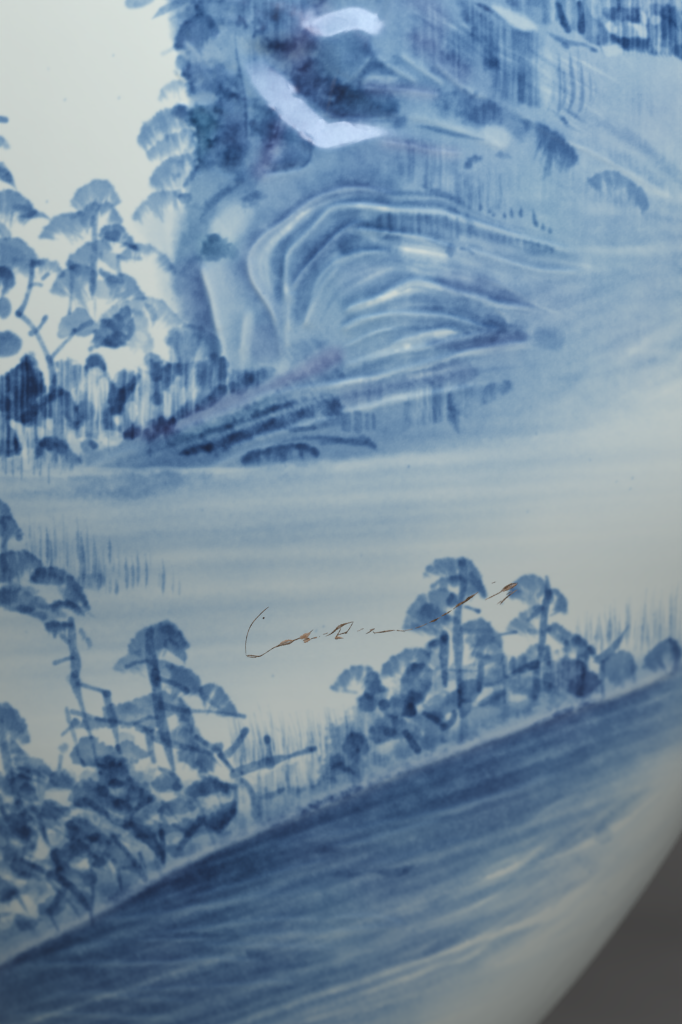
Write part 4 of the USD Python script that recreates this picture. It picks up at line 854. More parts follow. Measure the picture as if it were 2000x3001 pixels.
fill([(1200,220),(1300,180),(1420,200),(1440,240),(1340,280),(1250,290)], .6, 16, 7); blob(1340,300,44,40,.9,16); fill([(1100,420),(1150,340),(1220,330),(1300,360),(1420,420),(1440,470),(1280,490),(1100,490)], .75, 18, 8, mot=.25); blob(1220,440,40,30,.9,12)
line([(1320,440),(1350,490),(1400,560)], [38,44,50], 1.3, 12); fill([(1340,340),(1560,330),(1568,500),(1440,540),(1420,420)], .5, 24, 8)
motif('painted_pine_tree_007')
T('g')
frond([(880,330),(930,250),(990,205),(1050,195),(1100,230),(1120,280)], 100, .85, aim=(1040,420), edge=.35); line([(900,310),(980,330),(1060,400)], 50, .4, 24)
line([(1130,205),(1135,300),(1118,420),(1106,560),(1094,680),(1085,760)], [14,36,44,44,36,30], 1.15, 12); line([(1140,310),(1150,360)], 40, .7, 16)
frond([(1140,310),(1180,285),(1220,320),(1250,380),(1265,445)], 60, 1.1, aim=(1160,440), edge=.3)
frond([(865,570),(900,510),(960,450),(1040,410),(1100,395)], 110, .75, aim=(1060,620), edge=.25); line([(1010,485),(1060,440),(1100,405)], [24,26,30], .8, 10); line([(1020,560),(1090,570)], 30, .4, 16)
line([(820,585),(870,580),(925,570)], [16,16,20], .8, 7, knob=.6)
frond([(1130,545),(1190,515),(1250,560),(1320,590),(1380,640)], 80, 1.0, dirn=(-.2,1), edge=.3); line([(1140,540),(1200,600),(1260,640)], [46,44,40], .6, 18)
frond([(1240,680),(1280,625),(1340,610),(1380,640),(1400,700)], 130, .9, edge=.3, jit=.1); 
fill([(880,760),(960,720),(1060,650),(1090,740),(1000,800),(900,830)], .65, 16, 7, mot=.2); line([(870,860),(960,820),(1060,780)], [24,40,56], .95, 14, knob=.3); blob(1030,785,34,30,.7,12)
line([(1130,680),(1135,800),(1130,940)], [50,56,60], 1.0, 18); line([(1070,800),(1060,900),(1050,1000)], [50,44,40], .7, 18); line([(850,740),(856,860),(848,1020)], [40,26,16], .7, 12)
fill([(720,830),(800,760),(850,790),(840,880),(760,910),(710,900)], .55, 16, 6); line([(730,910),(840,890)], 30, .5, 14)
fill([(870,880),(1000,860),(1150,900),(1230,970),(1100,1000),(960,980),(880,940)], .7, 20, 8, mot=.3); line([(700,1040),(780,990),(840,960)], [34,50,40], .8, 16)
fill([(620,1080),(760,1040),(1000,1000),(1200,960),(1240,990),(1000,1080),(800,1130),(640,1140)], .3, 26, 8)
frond([(1270,960),(1320,880),(1400,825),(1450,850),(1470,900)], 120, .8, aim=(1380,1000), edge=.3); line([(1385,700),(1380,780),(1372,840)], [30,22,24], 1.1, 10); line([(1350,880),(1340,960)], 50, .6, 18)
fill([(1140,770),(1190,740),(1380,770),(1370,820),(1250,930),(1190,960),(1160,860)], .42, 20, 6, dry=.3, tint=.2)
motif('painted_shrubs_002')
T('F')
line([(1160,685),(1210,660),(1270,600),(1325,520)], [36,40,26,10], .95, 10, taper=(.1,.3)); line([(1140,630),(1170,665)], 22, .8, 10); blob(1155,635,14,16,.9,8)
frond([(1190,720),(1230,670),(1290,645),(1330,660),(1355,720)], 90, .85, aim=(1270,800), edge=.4); line([(1200,690),(1200,760),(1205,850)], [24,20,14], .8, 9); line([(1340,680),(1345,780)], 16, .5, 9)
frond([(1385,715),(1430,640),(1490,595),(1530,595),(1560,650)], 90, 1.0, aim=(1480,760), edge=.4); line([(1530,600),(1545,680),(1520,740)], [30,26,20], .7, 12)
fill([(1050,830),(1100,740),(1180,740),(1190,800),(1120,850)], .5, 20, 7, tint=.3)

# grass under the fallen branch, mist to the right of the mountain
motif('painted_reeds_001')
T('f')
fill([(60,760),(240,760),(460,690),(740,620),(960,640),(900,760),(700,860),(500,960),(330,1040),(160,1060),(200,900)], .42, 40, 14, mot=.4, dry=.5)
reeds(180,900,(700,600),(960,760),46,16,.3,lean=.05,var=.4,seed=8)
for q_ in [[(225,820),(285,830),(300,940),(270,1000),(225,900)],[(640,840),(720,830),(690,880)],[(850,730),(930,720),(900,760)],[(470,700),(510,700),(510,800),(480,790)]]: lighten(q_, .6, 18, 6)
motif('painted_lake')
T('S')
fill([(1450,680),(1700,640),(2050,680),(2100,1050),(1850,1160),(1560,1180),(1400,1080)], .14, 220, 10, mot=.12)

# ---- near hillside
motif('painted_hillside')
T('S')
EDGE = [(-420,3000),(-200,2905),(0,2826),(60,2788),(160,2742),(280,2682),(420,2602),(600,2504),(800,2420),(1000,2338),(1200,2255),(1370,2192),(1560,2122),(1770,2046),(1900,1998),(2000,1950)]
HL = field([(-400,3100,2.2),(100,2850,2.3),(300,2760,2.1),(450,2660,2.3),(620,2590,2.5),(800,2520,2.1),(1000,2420,2.1),(1150,2360,2.0),(1300,2280,2.1),(1500,2200,2.1),(1700,2130,1.9),(1850,2070,1.5),(1940,2010,1.2),(1990,2080,.75),(2000,1980,.9),
  (1000,2560,1.45),(800,2640,1.7),(1250,2460,1.5),(1450,2370,1.35),(1600,2300,1.0),(1750,2220,.9),(1880,2180,.55),(1960,2180,.3),(1780,2340,.55),(1880,2300,.2),(1960,2300,.0),(1820,2420,.12),(600,2700,2.0),(900,2740,1.35),(1150,2640,1.15),(1350,2560,.95),(1550,2460,.75),(1680,2430,.5),
  (1720,2560,.12),(1600,2580,.35),(1480,2640,.5),(1640,2700,.06),(300,2900,2.1),(100,2960,1.8),(500,2860,2.0),(700,2850,1.7),(950,2860,1.1),(1150,2800,.85),(1350,2740,.5),(1500,2780,.16),(1400,2860,.2),(1200,2920,.4),(1000,2980,.5),(1300,2990,.05),(700,3000,1.1),(400,3020,1.6),(100,3060,1.6),(200,3400,1.2),(800,3400,.3),(1300,3400,0),(2300,2200,0),(2300,2800,0),(1800,2850,0),(-400,3500,1.5)])
sl, c, sd, X, Y = region([(x,y) for x,y in EDGE] + [(2150,1890),(2200,2300),(2000,2800),(1600,3300),(1000,3490),(-420,3490)], 20, .5)
put(sl, 1.14 * HL[sl] ** np.float32(.86) * c * np.clip(1 + .17 * GD[sl] + .05 * G3[sl] + .03 * G2[sl] + .03 * G1[sl] + .03 * GDF[sl], .1, 2))
TN[sl] += c * .08 * G4[sl]
# pale lilac bank above the crest
ln = cv(EDGE)
line([(x-4,y-26) for x,y in EDGE], [70]*len(EDGE), .6, 50, grain=.0)
line([(x-14,y-66) for x,y in EDGE], [60]*len(EDGE), .22, 60, grain=.0)
rg = near(spl(np.c_[ln, np.ones(len(ln))])[:, :], 16)
if rg is not None: TN[rg[0]] += .4 * np.exp(-(rg[1] / 12.) ** 2) * (np.isfinite(rg[1]))
ridge(EDGE, 18, .66, .3, 80, 1, .45, ends=.03, under=.08, wu=16)
for q in range(320):                                                    # stippled wet pigment along the crest
    u = r9.uniform(0,1)**.9; k = 2 + u*(len(EDGE)-4); i0=int(k); f=k-i0
    x=EDGE[i0][0]*(1-f)+EDGE[i0+1][0]*f; y=EDGE[i0][1]*(1-f)+EDGE[i0+1][1]*f-10+r9.normal(0,9)
    if 640<x<1300: line([(x,y),(x+r9.uniform(3,12),y-r9.uniform(0,7))], r9.uniform(8,18), r9.uniform(.1,.34), 12)
T('f'); line([(440,1060),(600,990),(720,930),(860,870),(1000,820),(1120,780)], [40,36,56,56,60,30], .8, 26, taper=(.3,.3), grain=.5); line([(1160,740),(1350,690)], 34, .4, 20, taper=(.3,.3), grain=.5)
T('F'); line([(840,1000),(960,950),(1090,900),(1210,860)], [20,30,26,24], .8, 14, taper=(.3,.1), grain=.4)
T('G')
for pts,wl,a,dd,un in [([(400,712),(520,700),(640,690),(850,655),(1000,632),(1140,602),(1300,560)],16,.5,.3,.12),([(860,605),(960,580),(1080,545),(1300,480),(1568,415)],12,.4,.35,.1),([(480,665),(700,620),(900,590)],30,.25,.2,.1),
   ([(620,785),(820,760),(1000,735),(1160,712),(1300,702),(1568,706)],14,.4,.2,.25),([(240,862),(420,830),(520,806)],16,.25,.1,.1),([(60,930),(250,908),(420,905),(620,905),(840,895),(980,882),(1120,890),(1240,896)],12,.42,.2,.15),
   ([(560,1032),(760,1022),(900,1015),(1140,1000),(1380,980)],12,.35,.2,.2),([(110,1090),(240,1060),(400,1045),(560,1055),(720,1072),(920,1082)],16,.35,.1,.25),([(-20,1140),(200,1138),(420,1142),(600,1152),(860,1150)],14,.4,.15,.15),
   ([(900,826),(1060,820),(1300,828),(1568,834)],14,.3,.0,.3),([(1080,780),(1300,776),(1568,764)],20,.3,.15,.15),([(1250,380),(1400,330),(1568,250)],26,.25,.25,.15),([(600,800),(820,792),(960,790)],10,.3,.1,.2),([(1100,640),(1300,600),(1500,570)],30,.3,.1,.1)]:
    ridge(pts, 1.5 * wl, .9 * a, dd, 34, -1, .2, ends=.15, under=un, wu=24)
line([(680,775),(860,770),(1040,772)], [20,30,12], .7, 16, taper=(.3,.3)); line([(1440,390),(1500,378),(1568,372)], 26, .8, 14, taper=(.3,.2)); line([(920,490),(1030,460)], 40, .5, 24, taper=(.3,.3)); line([(360,930),(460,935)], 60, .5, 40)
line([(1150,860),(1240,885)], 30, .4, 20); fill([(500,610),(900,470),(1100,420),(1300,380),(1100,470),(860,560),(640,640)], .45, 30, 6, mot=.25)
line([(100,870),(200,830),(320,790)], 50, .4, 30); line([(280,780),(420,800),(560,790)], 26, .3, 20)
T('H')
for pts,wl,a,dd,un in [([(-200,350),(0,310),(200,262),(480,202),(800,110),(1050,10)],16,.38,.15,.25),([(-100,372),(100,345),(300,290),(480,245)],14,.3,.1,.2),([(100,460),(300,420),(460,370),(640,330)],20,.3,.0,.1),([(-60,700),(160,690),(300,730)],10,.25,0,.1),([(-60,765),(120,745),(290,730)],14,.35,.15,.1)]:
    ridge(pts, 1.6 * wl, .9 * a, dd, 34, -1, .2, ends=.15, under=un, wu=24)
line([(150,480),(230,484),(300,470),(350,440)], [30,36,36,20], .95, 14, taper=(.2,.3)); line([(-40,490),(90,485)], 30, .8, 16, taper=(.2,.3))
line([(-60,240),(120,190),(300,150),(480,90),(700,20)], [60,60,50,40,30], .25, 40); line([(560,110),(580,150),(700,120)], 16, .2, 14)
fill([(1180,270),(1250,290),(1200,350)], .3, 16, 6); fill([(1090,410),(1180,440),(1160,470),(1080,430)], .15, 20, 6)
for q in range(130):
    u=r9.uniform(); x=r9.uniform(-500,1000); y=r9.uniform(150,1150)-.25*x; L=r9.uniform(200,650); s=-.17-.3*np.clip((x+100)/1100,0,1)-.22*np.clip((y-300)/700,0,1)*np.clip((x+300)/700,0,1)
    line([(x,y),(x+L/2,y+s*L*.42),(x+L,y+s*L*1.2)], r9.uniform(14,70), r9.uniform(-.3,.3), r9.uniform(16,40), taper=(.4,.4))
T('G')
for q in range(46):
    x=r9.uniform(-100,1300); y=r9.uniform(800,1250)-.12*x; L=r9.uniform(200,600); s=-.05-.0001*(x)
    line([(x,y),(x+L/2,y+s*L/2-6),(x+L,y+s*L+8)], r9.uniform(10,36), r9.uniform(-.26,.3), r9.uniform(12,26), taper=(.4,.4))

T('S'); lighten([(2100,2060),(2000,2200),(1860,2400),(1720,2580),(1520,2790),(1260,3020),(1300,3300),(2300,3300),(2300,2060)], .8, 150, 0)

# ---- iron specks and pinholes in the glaze
T('S')
for x, y in [(1853,1398),(103,1441),(190,290),(620,110)] + [(r9.uniform(0,2000), r9.uniform(0,3000)) for _ in range(70)]:
    line([(x,y),(x+r9.uniform(-2,2),y+3)], r9.uniform(3,6), r9.uniform(.15,.6), 3)

# ---- finish: the wet brush wanders a little, cobalt bleeds into the glaze
for k_m, f_m in [('painted_pine_tree_006', .32), ('painted_pine_tree_007', .32), ('painted_shrubs_002', .3), ('painted_shrubs_001', .25), ('painted_pine_tree_004', .15), ('painted_mountain', .10), ('painted_grove', .15), ('painted_pine_tree_003', .2), ('painted_reeds', .25), ('painted_pine_branches', .1)]:
    D += f_m * np.maximum(MOT[k_m], 0)
D += .35 * MOT['painted_forest'] * np.clip(1 + .3 * GV, 0, 2)
cur = None
jj = np.stack([YY + .6 * WY + .25 * G2, XX + .6 * WX + .25 * G2]).astype(np.float32)
D = ndimage.map_coordinates(np.maximum(D, 0), jj, order=1, mode='nearest')
D = (.45 * ndimage.gaussian_filter(D, .8) + .55 * ndimage.gaussian_filter(D, 1.6)) * np.clip(1 + .04 * G1 + .02 * G2, .5, 1.5)
D = D + .28 * np.maximum(D - MOT['painted_lake'], 0)
fade = sm((SX + 500) / 220) * sm((SY + 500) / 260) * sm((3500 - SY) / 260) * sm((2640 - SX) / 400)
D *= fade
D = 5.5 * (1 - np.exp(-D / 5.5)) * 1.09
ck = sm((ndimage.gaussian_filter(MOT['painted_cliff'], 8) - .15) / .4)
HT = (ndimage.gaussian_filter(HT, 1.3) + ck * (.075 * G3 + .03 * ndimage.gaussian_filter(GV, 1.5))) * fade
TN = np.clip(ndimage.gaussian_filter(TN, 5), -1, 1)
W0 = np.array([.812, .893, .838])              # glaze
def tone(d, tn):
    d = d[..., None]; tn = tn[..., None]
    ab = np.array([1.0, .615, .25]) + np.array([-.12, .05, .03]) * np.clip(tn, 0, 1) + np.array([.05, -.03, .03]) * np.clip(-tn, 0, 1)
    return W0 * np.exp(-ab * d - np.array([.0, .03, .062]) * np.maximum(d - .8, 0) ** 2)
# PAINT END
# ---------------------------------------------------------------- the jar
X_AX, PX = 650.0, 0.119e-3                    # design x of the jar's axis, metres per design unit
# profile (radius, height) in metres from the foot ring to the lip; height 0 = middle of the design
CTRL = np.array([(.0660, -.2360), (.0690, -.2290), (.0735, -.2160), (.0895, -.1975), (.1075, -.1800), (.1265, -.1580), (.1430, -.1360), (.1595, -.1110), (.1810, -.0750), (.1990, -.0390), (.2190, .0000),
                 (.2310, .0380), (.2405, .0880), (.2455, .1400), (.2460, .1720), (.2420, .2200), (.2270, .2750), (.1980, .3250), (.1560, .3650), (.1150, .3860), (.0920, .4000), (.0850, .4180), (.0860, .4360), (.0960, .4520), (.1010, .4570)])
sc = np.r_[0, np.cumsum(np.linalg.norm(np.diff(CTRL, axis=0), axis=1))]
PROF = CubicSpline(sc, CTRL)
s_fine = np.linspace(0, sc[-1], 6000); pf = PROF(s_fine)
z_ = pf[:, 1]
sA = np.interp(-.1860, z_, s_fine); sB = np.interp(.1900, z_, s_fine)
DS = PX * 2000 / 682 * float(globals().get('GRID', .92))
# finer where the picture looks: rows
rows = np.r_[np.linspace(0, sA, 26)[:-1], np.arange(sA, sB, DS), np.linspace(sB, sc[-1], 60)]
R_ = .235
th = [-math.pi]
while th[-1] < math.pi:                        # theta 0 = towards the viewer, + = right
    t_ = th[-1]
    if -.34 < t_ < 1.62:
        st = min(DS / (R_ * max(math.cos(t_), .28)), .012)
    elif -.95 < t_ <= -.34:
        st = DS / .125
    else:
        st = .045
    th.append(t_ + st)
th = np.array(th); th[-1] = math.pi
NT, NR = len(th) - 1, len(rows)
TH, SS = np.meshgrid(th[:-1], rows)
pr = PROF(rows); dp = PROF(rows, 1); dp /= np.linalg.norm(dp, axis=1, keepdims=True)
def surf(r, z, t):
    return np.stack(np.broadcast_arrays(r * np.sin(t), -r * np.cos(t), z), -1)
P0 = surf(pr[:, 0][:, None], pr[:, 1][:, None], TH)
N0 = np.stack([dp[:, 1][:, None] * np.sin(TH), -dp[:, 1][:, None] * np.cos(TH), np.broadcast_to(-dp[:, 0][:, None], TH.shape)], -1)
# the cartoon is transferred to the jar as a painter sees it from the stool in front; the far side stays white
EYE = np.array([CAM_X, -CAM_D, 0.0]); FL = 1.30 / PX
def design(P):
    q = P - EYE
    return q[..., 0] / q[..., 1] * FL + 1000.0, 1500.5 - q[..., 2] / q[..., 1] * FL
U, V_ = design(P0)
facing = np.einsum('ijk,ijk->ij', N0, (EYE - P0) / np.linalg.norm(EYE - P0, axis=2, keepdims=True))
front = sm((facing + .05) / .1)
iu, iv = (U + MX) * CS, (V_ + MY) * CS
smp = lambda a, o=1: ndimage.map_coordinates(a, [iv.ravel(), iu.ravel()], order=o, mode='constant').reshape(iu.shape)
d_v = smp(D.astype(np.float32)) * front
t_v = smp(TN.astype(np.float32)) * front
h_v = smp(HT.astype(np.float32)) * front * 1e-3
Pv = P0 + N0 * h_v[..., None]
# normals of the carved surface
Pt = np.concatenate([Pv[:, -1:], Pv, Pv[:, :1]], 1)
dT = Pt[:, 2:] - Pt[:, :-2]; dS = np.gradient(Pv, axis=0)
Nv = np.cross(dT, dS); Nv /= np.maximum(np.linalg.norm(Nv, axis=2, keepdims=True), 1e-12)
if (Nv * N0).sum() < 0: Nv = -Nv
col = tone(d_v, t_v)
# which motif each spot belongs to
names = list(MOT); hs = (slice(None, None, 2),) * 2
bestc = np.full(D[hs].shape, .16, np.float32); labc = np.zeros(bestc.shape, np.int32)
for k, nme in enumerate(names):
    m = ndimage.gaussian_filter(MOT[nme][hs], 1.2)
    if nme in ('painted_lake', 'painted_mountain'): m *= .45
    up = m > bestc
    bestc[up] = m[up]; labc[up] = k + 1
labc = ndimage.median_filter(labc, 3) * (fade[hs] > .02)
lab = labc[np.clip(np.round(iv / 2).astype(int), 0, labc.shape[0] - 1), np.clip(np.round(iu / 2).astype(int), 0, labc.shape[1] - 1)] * (front > .5)
i0 = (np.arange(NR - 1)[:, None] * NT + np.arange(NT)[None]); i1 = np.arange(NR - 1)[:, None] * NT + (np.arange(NT)[None] + 1) % NT
quads = np.stack([i0, i1, i1 + NT, i0 + NT], -1).reshape(-1, 4)
qlab = lab[:-1].ravel()

def glaze(name, rough=.1):
    return usdkit.material(stage, '/World/Looks/' + name, {
        'pc': ('texture_coordinate', {}), 'n1': ('noise_texture', {'scale': 900.0, 'detail': 3.0, 'roughness': .6}), 'n2': ('noise_texture', {'scale': 55.0, 'detail': 3.0}),
        'b1': ('bump', {'strength': .018, 'distance': .001}), 'b2': ('bump', {'strength': .05, 'distance': .002}),
        'rr': ('map_range', {'from_min': .3, 'from_max': .7, 'to_min': rough * .8, 'to_max': rough * 1.35}),
        'a': ('attribute', {'attribute': 'paint'}),
        'p': ('principled_bsdf', {'roughness': rough, 'ior': 1.5, 'coat_weight': .35, 'coat_roughness': .38, 'coat_ior': 1.4})},
        [('pc.object', 'n1.vector'), ('pc.object', 'n2.vector'), ('n1.fac', 'b1.height'), ('n2.fac', 'b2.height'), ('b1.normal', 'b2.normal'), ('b2.normal', 'p.normal'),
         ('n2.fac', 'rr.value'), ('rr.result', 'p.roughness'), ('a.color', 'p.base_color')], surface='p.BSDF')
GLAZE = glaze('painted_glaze', .25)
PF, NF, CF = Pv.reshape(-1, 3).astype(np.float32), Nv.reshape(-1, 3).astype(np.float32), col.reshape(-1, 3).astype(np.float32)
def piece(path, fq, label=None):
    used, inv = np.unique(fq.ravel(), return_inverse=True)
    m = UsdGeom.Mesh.Define(stage, path)
    m.CreatePointsAttr(Vt.Vec3fArray.FromNumpy(PF[used])); m.CreateFaceVertexCountsAttr(Vt.IntArray.FromNumpy(np.full(len(fq), 4, np.int32)))
    m.CreateFaceVertexIndicesAttr(Vt.IntArray.FromNumpy(inv.astype(np.int32).ravel())); m.CreateSubdivisionSchemeAttr('none')
    m.CreateNormalsAttr(Vt.Vec3fArray.FromNumpy(NF[used])); m.SetNormalsInterpolation('vertex')
    UsdGeom.PrimvarsAPI(m).CreatePrimvar('paint', Sdf.ValueTypeNames.Color3fArray, 'vertex').Set(Vt.Vec3fArray.FromNumpy(CF[used]))
    UsdShade.MaterialBindingAPI.Apply(m.GetPrim()).Bind(GLAZE)
    if label: m.GetPrim().SetCustomDataByKey('label', label)
vase = UsdGeom.Xform.Define(stage, '/World/porcelain_jar').GetPrim()
vase.SetCustomDataByKey('label', 'large white porcelain jar hand painted with a cobalt blue landscape of mountains, lake and pines')
vase.SetCustomDataByKey('category', 'jar')
LAB = {'painted_lake': 'pale blue wash of lake and mist', 'painted_mountain': 'carved blue mountain with pale terraced ridges', 'painted_cliff': 'dark blue carved cliff with pale glossy hollow',
 'painted_pine_tree': 'big layered pine at the left below the cliff', 'painted_pine_tree_001': 'pine cut off by the upper left edge', 'painted_pine_tree_002': 'thin forked pine at the left above the dark forest',
 'painted_forest': 'dark streaked forest belt at the left under the mountain', 'painted_grove': 'dark streaked grove at the top right', 'painted_pine_branches': 'pale fronds standing out from the cliff edge',
 'painted_pine_tree_003': 'spreading pine at the left edge under the lake shore', 'painted_bare_trunk': 'thin bare trunk with crossing twigs', 'painted_pine_tree_004': 'tall umbrella pine on the left bank',
 'painted_shrubs': 'dense dark shrubs and twigs at the lower left', 'painted_pine_tree_005': 'dark pine at the lower left edge', 'painted_reeds': 'upright reeds at the left in the lake', 'painted_reeds_001': 'fine reeds behind the fallen branch',
 'painted_reeds_002': 'faint reeds at the right edge', 'painted_fallen_branch': 'dark knobbed branch lying across the reeds', 'painted_shrubs_001': 'grey blue shrubs on the crest in the middle', 'painted_pine_tree_006': 'larger of the two pines on the right bank, brown scrawl across it',
 'painted_pine_tree_007': 'smaller of the two pines on the right bank', 'painted_shrubs_002': 'small round shrubs at the right end of the bank', 'painted_hillside': 'dark blue near hillside streaked down to the right'}
piece('/World/porcelain_jar/body', quads[qlab == 0], 'white glazed body of the jar')
for k, nme in enumerate(names):
    f = quads[qlab == k + 1]
    if len(f): piece('/World/porcelain_jar/' + nme, f, LAB[nme])
# inside wall, lip and base (plain lathe)
plain = usdkit.material(stage, '/World/Looks/plain_glaze', {'p': ('principled_bsdf', {'base_color': tuple(W0), 'roughness': .12})}, surface='p.BSDF')
def lathe(prof, n=96):
    prof = np.array(prof); a = np.linspace(0, 2 * np.pi, n, endpoint=False)
    v = np.stack([np.outer(prof[:, 0], np.sin(a)), -np.outer(prof[:, 0], np.cos(a)), np.repeat(prof[:, 1:2], n, 1)], -1).reshape(-1, 3)
    f = [(i * n + j, i * n + (j + 1) % n, (i + 1) * n + (j + 1) % n, (i + 1) * n + j) for i in range(len(prof) - 1) for j in range(n)]
    return v, np.array(f)
lip = [(.1010, .4570), (.1000, .4600), (.0965, .4606), (.0935, .4580), (.0880, .4500), (.0790, .4360), (.0780, .4180)]
inn = lip[::1] + [(r - .007, z) for r, z in CTRL[::-1][5:-3]] + [(.055, -.219), (.001, -.219)]
m = usdkit.mesh(stage, '/World/porcelain_jar/lip', lathe(inn), plain, smooth=40)
usdkit.mesh(stage, '/World/porcelain_jar/foot_ring', lathe([(.001, -.2260), (.0560, -.2260), (.0580, -.2390), (.0600, -.2410), (.0640, -.2410), (.0655, -.2390), (.0660, -.2360)]), plain, smooth=40)

# ---------------------------------------------------------------- the brown scrawl on the glaze
def on_jar(pts):                               # design coordinates -> points on the jar
    u = np.array(pts, float)
    d = np.stack([(u[:, 0] - 1000) / FL, np.ones(len(u)), (1500.5 - u[:, 1]) / FL], 1); d /= np.linalg.norm(d, axis=1, keepdims=True)
    t = np.full(len(u), 1.0)
    rz = lambda z: np.interp(z, z_, pf[:, 0])
    lo, hi = np.full(len(u), .9), np.full(len(u), 1.30)
    tt = np.linspace(.9, 1.3, 400)
    for i in range(len(u)):
        q = EYE + d[i] * tt[:, None]; g = np.hypot(q[:, 0], q[:, 1]) - rz(q[:, 2]); j = np.argmax(g < 0)
        a, b = tt[j - 1], tt[j]; t[i] = a + (b - a) * g[j - 1] / (g[j - 1] - g[j])
    q = EYE + d * t[:, None]; r = np.hypot(q[:, 0], q[:, 1])[:, None]
    n = np.concatenate([q[:, :2] / r, np.zeros((len(q), 1))], 1)
    e = 1e-3; sl = (rz(q[:, 2] + e) - rz(q[:, 2] - e)) / (2 * e); n[:, 2] = -sl; n /= np.linalg.norm(n, axis=1, keepdims=True)
    ii, jv = (u[:, 0] + MX) * CS, (u[:, 1] + MY) * CS
    h = ndimage.map_coordinates(HT, [jv, ii], order=1) * 1e-3
    return q + n * h[:, None], n
SCR = [[], []]
def ribbon(pts, w, kind=0):
    T('m'); p = np.c_[np.array([(x / ts + tx, y / ts + ty) for x, y in pts])]
    q = spl(p, step=2.5); n = len(q); t = np.linspace(0, 1, n)
    w = np.interp(t, np.linspace(0, 1, len(np.atleast_1d(w))), np.atleast_1d(w)) * 1.3 / ts * (.75 + .5 * rng.random(n)) * np.minimum(1, .3 + 6 * np.minimum(t, 1 - t))
    tan = np.gradient(q, axis=0); tan /= np.maximum(np.linalg.norm(tan, axis=1, keepdims=True), 1e-9); nr = np.stack([-tan[:, 1], tan[:, 0]], 1)
    a, na = on_jar(q + nr * w[:, None] / 2); b, nb = on_jar(q - nr * w[:, None] / 2); c, nc = on_jar(q)
    a += na * 3e-5; b += nb * 3e-5; c += nc * 9e-5
    v = np.vstack([a, c, b]); f = []
    for i in range(n - 1):
        f += [(i, i + 1, n + i + 1, n + i), (n + i, n + i + 1, 2 * n + i + 1, 2 * n + i)]
    SCR[kind].append((v, np.array(f)))
BR = [([(278,402),(230,440),(180,490),(135,540),(95,610),(72,690),(64,760),(68,845)],[7,6,5,7,5,5,4,4]),([(68,850),(120,850),(180,858),(210,850),(270,812),(330,775),(380,755)],[9,7,8,6,5,6,8]),([(75,858),(130,866),(165,866)],[5,7,4]),([(340,775),(400,748),(460,738),(500,715),(560,695)],[6,18,14,10,4]),
  ([(380,755),(430,728),(455,720)],[6,12,4]),([(590,715),(625,700),(650,690)],[8,14,6]),([(660,700),(700,685),(722,680)],[5,7,5]),([(500,715),(580,680),(640,650),(686,610)],[4,6,7,4]),([(585,680),(620,672)],[4,6]),([(742,672),(748,676)],[4,4]),
  ([(775,655),(800,650),(822,640)],[3,5,3]),([(800,672),(840,655),(880,625),(920,590),(980,560),(1055,538)],[4,7,12,20,9,5]),([(1055,540),(1020,600),(990,635),(930,655),(900,670)],[5,5,7,6,5]),([(895,610),(930,585),(960,575)],[18,22,6]),([(940,600),(920,640),(890,690)],[5,6,9]),([(885,695),(920,692),(965,690)],[14,8,3]),([(980,650),(1000,640)],[4,6]),
  ([(1115,612),(1150,602)],[3,5]),([(1170,650),(1200,635),(1250,600)],[3,6,5]),([(1205,615),(1250,605)],[4,7]),([(1235,630),(1255,650)],[4,4]),([(1270,640),(1320,632),(1365,625),(1440,616)],[5,8,9,4]),([(1385,626),(1420,618)],[6,8]),
  ([(226,498),(232,512)],[14,12]),([(1090,625),(1120,618)],[3,3]),([(1455,616),(1530,630)],[3,2])]
for p_, w_ in BR: ribbon(p_, w_)
def gx(pts):                                   # sheet g -> sheet m
    return [((x / 2.24 + 1100 - 700) * 3.136, (y / 2.24 + 1600 - 1650) * 3.136) for x, y in pts]
for p_, w_ in [([(-4,570),(40,566),(120,554)],[4,8,5]),([(140,556),(200,554),(250,544)],[2,2,4]),([(262,540),(300,528),(345,508)],[3,6,3]),([(356,503),(380,492),(432,466)],[4,9,4]),([(440,460),(478,438),(505,421)],[5,8,3]),([(512,416),(535,398),(560,380)],[4,9,13]),([(530,395),(570,375),(620,345),(680,300)],[16,14,10,4]),([(590,360),(640,330)],[9,14]),([(600,345),(650,318)],[4,5]),
   ([(722,355),(780,325),(830,298),(880,258),(938,242)],[4,5,6,8,4]),([(825,300),(860,270),(900,245)],[10,13,8]),([(840,295),(890,280),(935,248)],[6,7,5]),([(820,385),(850,350),(900,310),(935,285)],[8,8,8,3]),([(800,382),(830,360)],[3,5]),([(765,245),(792,235)],[3,4]),([(860,320),(900,295)],[4,4]),([(845,290),(900,258)],[5,7]),([(436,460),(470,442)],[5,9]),([(380,498),(410,480)],[6,9])]:
    ribbon(gx(p_), np.array(w_) * 1.1)
for p_, w_ in [([(380,740),(440,715),(500,712)],[10,14,8]),([(560,690),(610,672),(660,640)],[18,34,10]),([(600,730),(630,712),(660,700)],[14,22,10]),([(690,690),(720,684)],[12,10]),([(885,690),(910,682),(960,690)],[14,12,4]),([(1210,620),(1240,612)],[8,10])]:
    ribbon(p_, w_, 1)
for p_, w_ in [([(840,300),(880,272),(930,250)],[10,14,6]),([(725,352),(790,322)],[4,6])]: ribbon(gx(p_), np.array(w_) * 1.1, 1)
def cat(L):
    v, f, o = [], [], 0
    for a, b in L: v.append(a); f.append(b + o); o += len(a)
    return np.vstack(v), np.vstack(f)
ink = usdkit.material(stage, '/World/Looks/brown_ink', {'pc': ('texture_coordinate', {}), 'n': ('noise_texture', {'scale': 520.0, 'detail': 2.0}), 'r': ('rgb_ramp', {'ramp': [(.32, (.07, .045, .03)), (.5, (.19, .115, .06)), (.68, (.40, .34, .28))]}), 'p': ('principled_bsdf', {'roughness': .45})},
    [('pc.object', 'n.vector'), ('n.fac', 'r.fac'), ('r.color', 'p.base_color')], surface='p.BSDF')
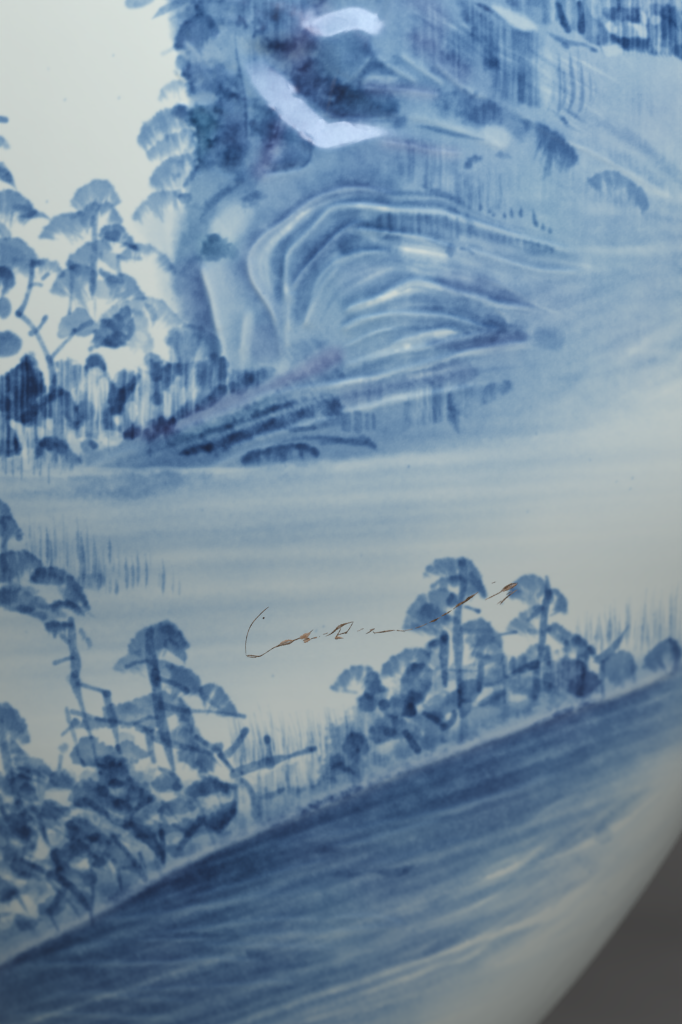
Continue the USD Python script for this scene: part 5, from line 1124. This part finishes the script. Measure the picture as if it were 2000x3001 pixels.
rust = usdkit.material(stage, '/World/Looks/rust_stain', {'pc': ('texture_coordinate', {}), 'n': ('noise_texture', {'scale': 600.0, 'detail': 2.0}), 'r': ('rgb_ramp', {'ramp': [(.3, (.42, .22, .10)), (.65, (.56, .44, .34))]}), 'p': ('principled_bsdf', {'roughness': .4})},
    [('pc.object', 'n.vector'), ('n.fac', 'r.fac'), ('r.color', 'p.base_color')], surface='p.BSDF')
usdkit.mesh(stage, '/World/porcelain_jar/brown_scrawl', cat(SCR[0]), ink, smooth=False).GetPrim().SetCustomDataByKey('label', 'thin brown scrawl running up across the lake to the right pine')
for k, (g_, lb_) in enumerate([(SCR[1][:6], 'orange rust tint along the left half of the brown scrawl'), (SCR[1][6:], 'faint rust tint at the right tip of the brown scrawl')]):
    usdkit.mesh(stage, '/World/porcelain_jar/rust_stain' + ('_%03d' % k if k else ''), cat(g_), rust, smooth=False).GetPrim().SetCustomDataByKey('label', lb_)

# ---------------------------------------------------------------- the grey studio sweep the jar stands in
zf = -.2412
pr_ = [(-3.2, zf), (.9, zf)] + [(.9 + .9 * math.sin(a), zf + .9 * (1 - math.cos(a))) for a in np.linspace(.1, math.pi / 2, 14)] + [(1.8, 3.2)]
vv = np.array([(x, y, z) for y, z in pr_ for x in np.linspace(-3, 3, 13)]); nn = 13
ff = np.array([(i * nn + j, i * nn + j + 1, (i + 1) * nn + j + 1, (i + 1) * nn + j) for i in range(len(pr_) - 1) for j in range(nn - 1)])
grey = usdkit.material(stage, '/World/Looks/grey_paper', {'pc': ('texture_coordinate', {}), 'n': ('noise_texture', {'scale': 7.0, 'detail': 5.0}), 'r': ('rgb_ramp', {'ramp': [(.3, (.235, .232, .222)), (.7, (.285, .28, .268))]}), 'p': ('principled_bsdf', {'roughness': .85})},
    [('pc.object', 'n.vector'), ('n.fac', 'r.fac'), ('r.color', 'p.base_color')], surface='p.BSDF')
usdkit.mesh(stage, '/World/backdrop', (vv, ff), grey, smooth=60).GetPrim().SetCustomDataByKey('kind', 'structure')
bd = stage.GetPrimAtPath('/World/backdrop'); bd.SetCustomDataByKey('label', 'plain dark grey paper sweep behind and under the porcelain jar')
bd.SetCustomDataByKey('category', 'backdrop')
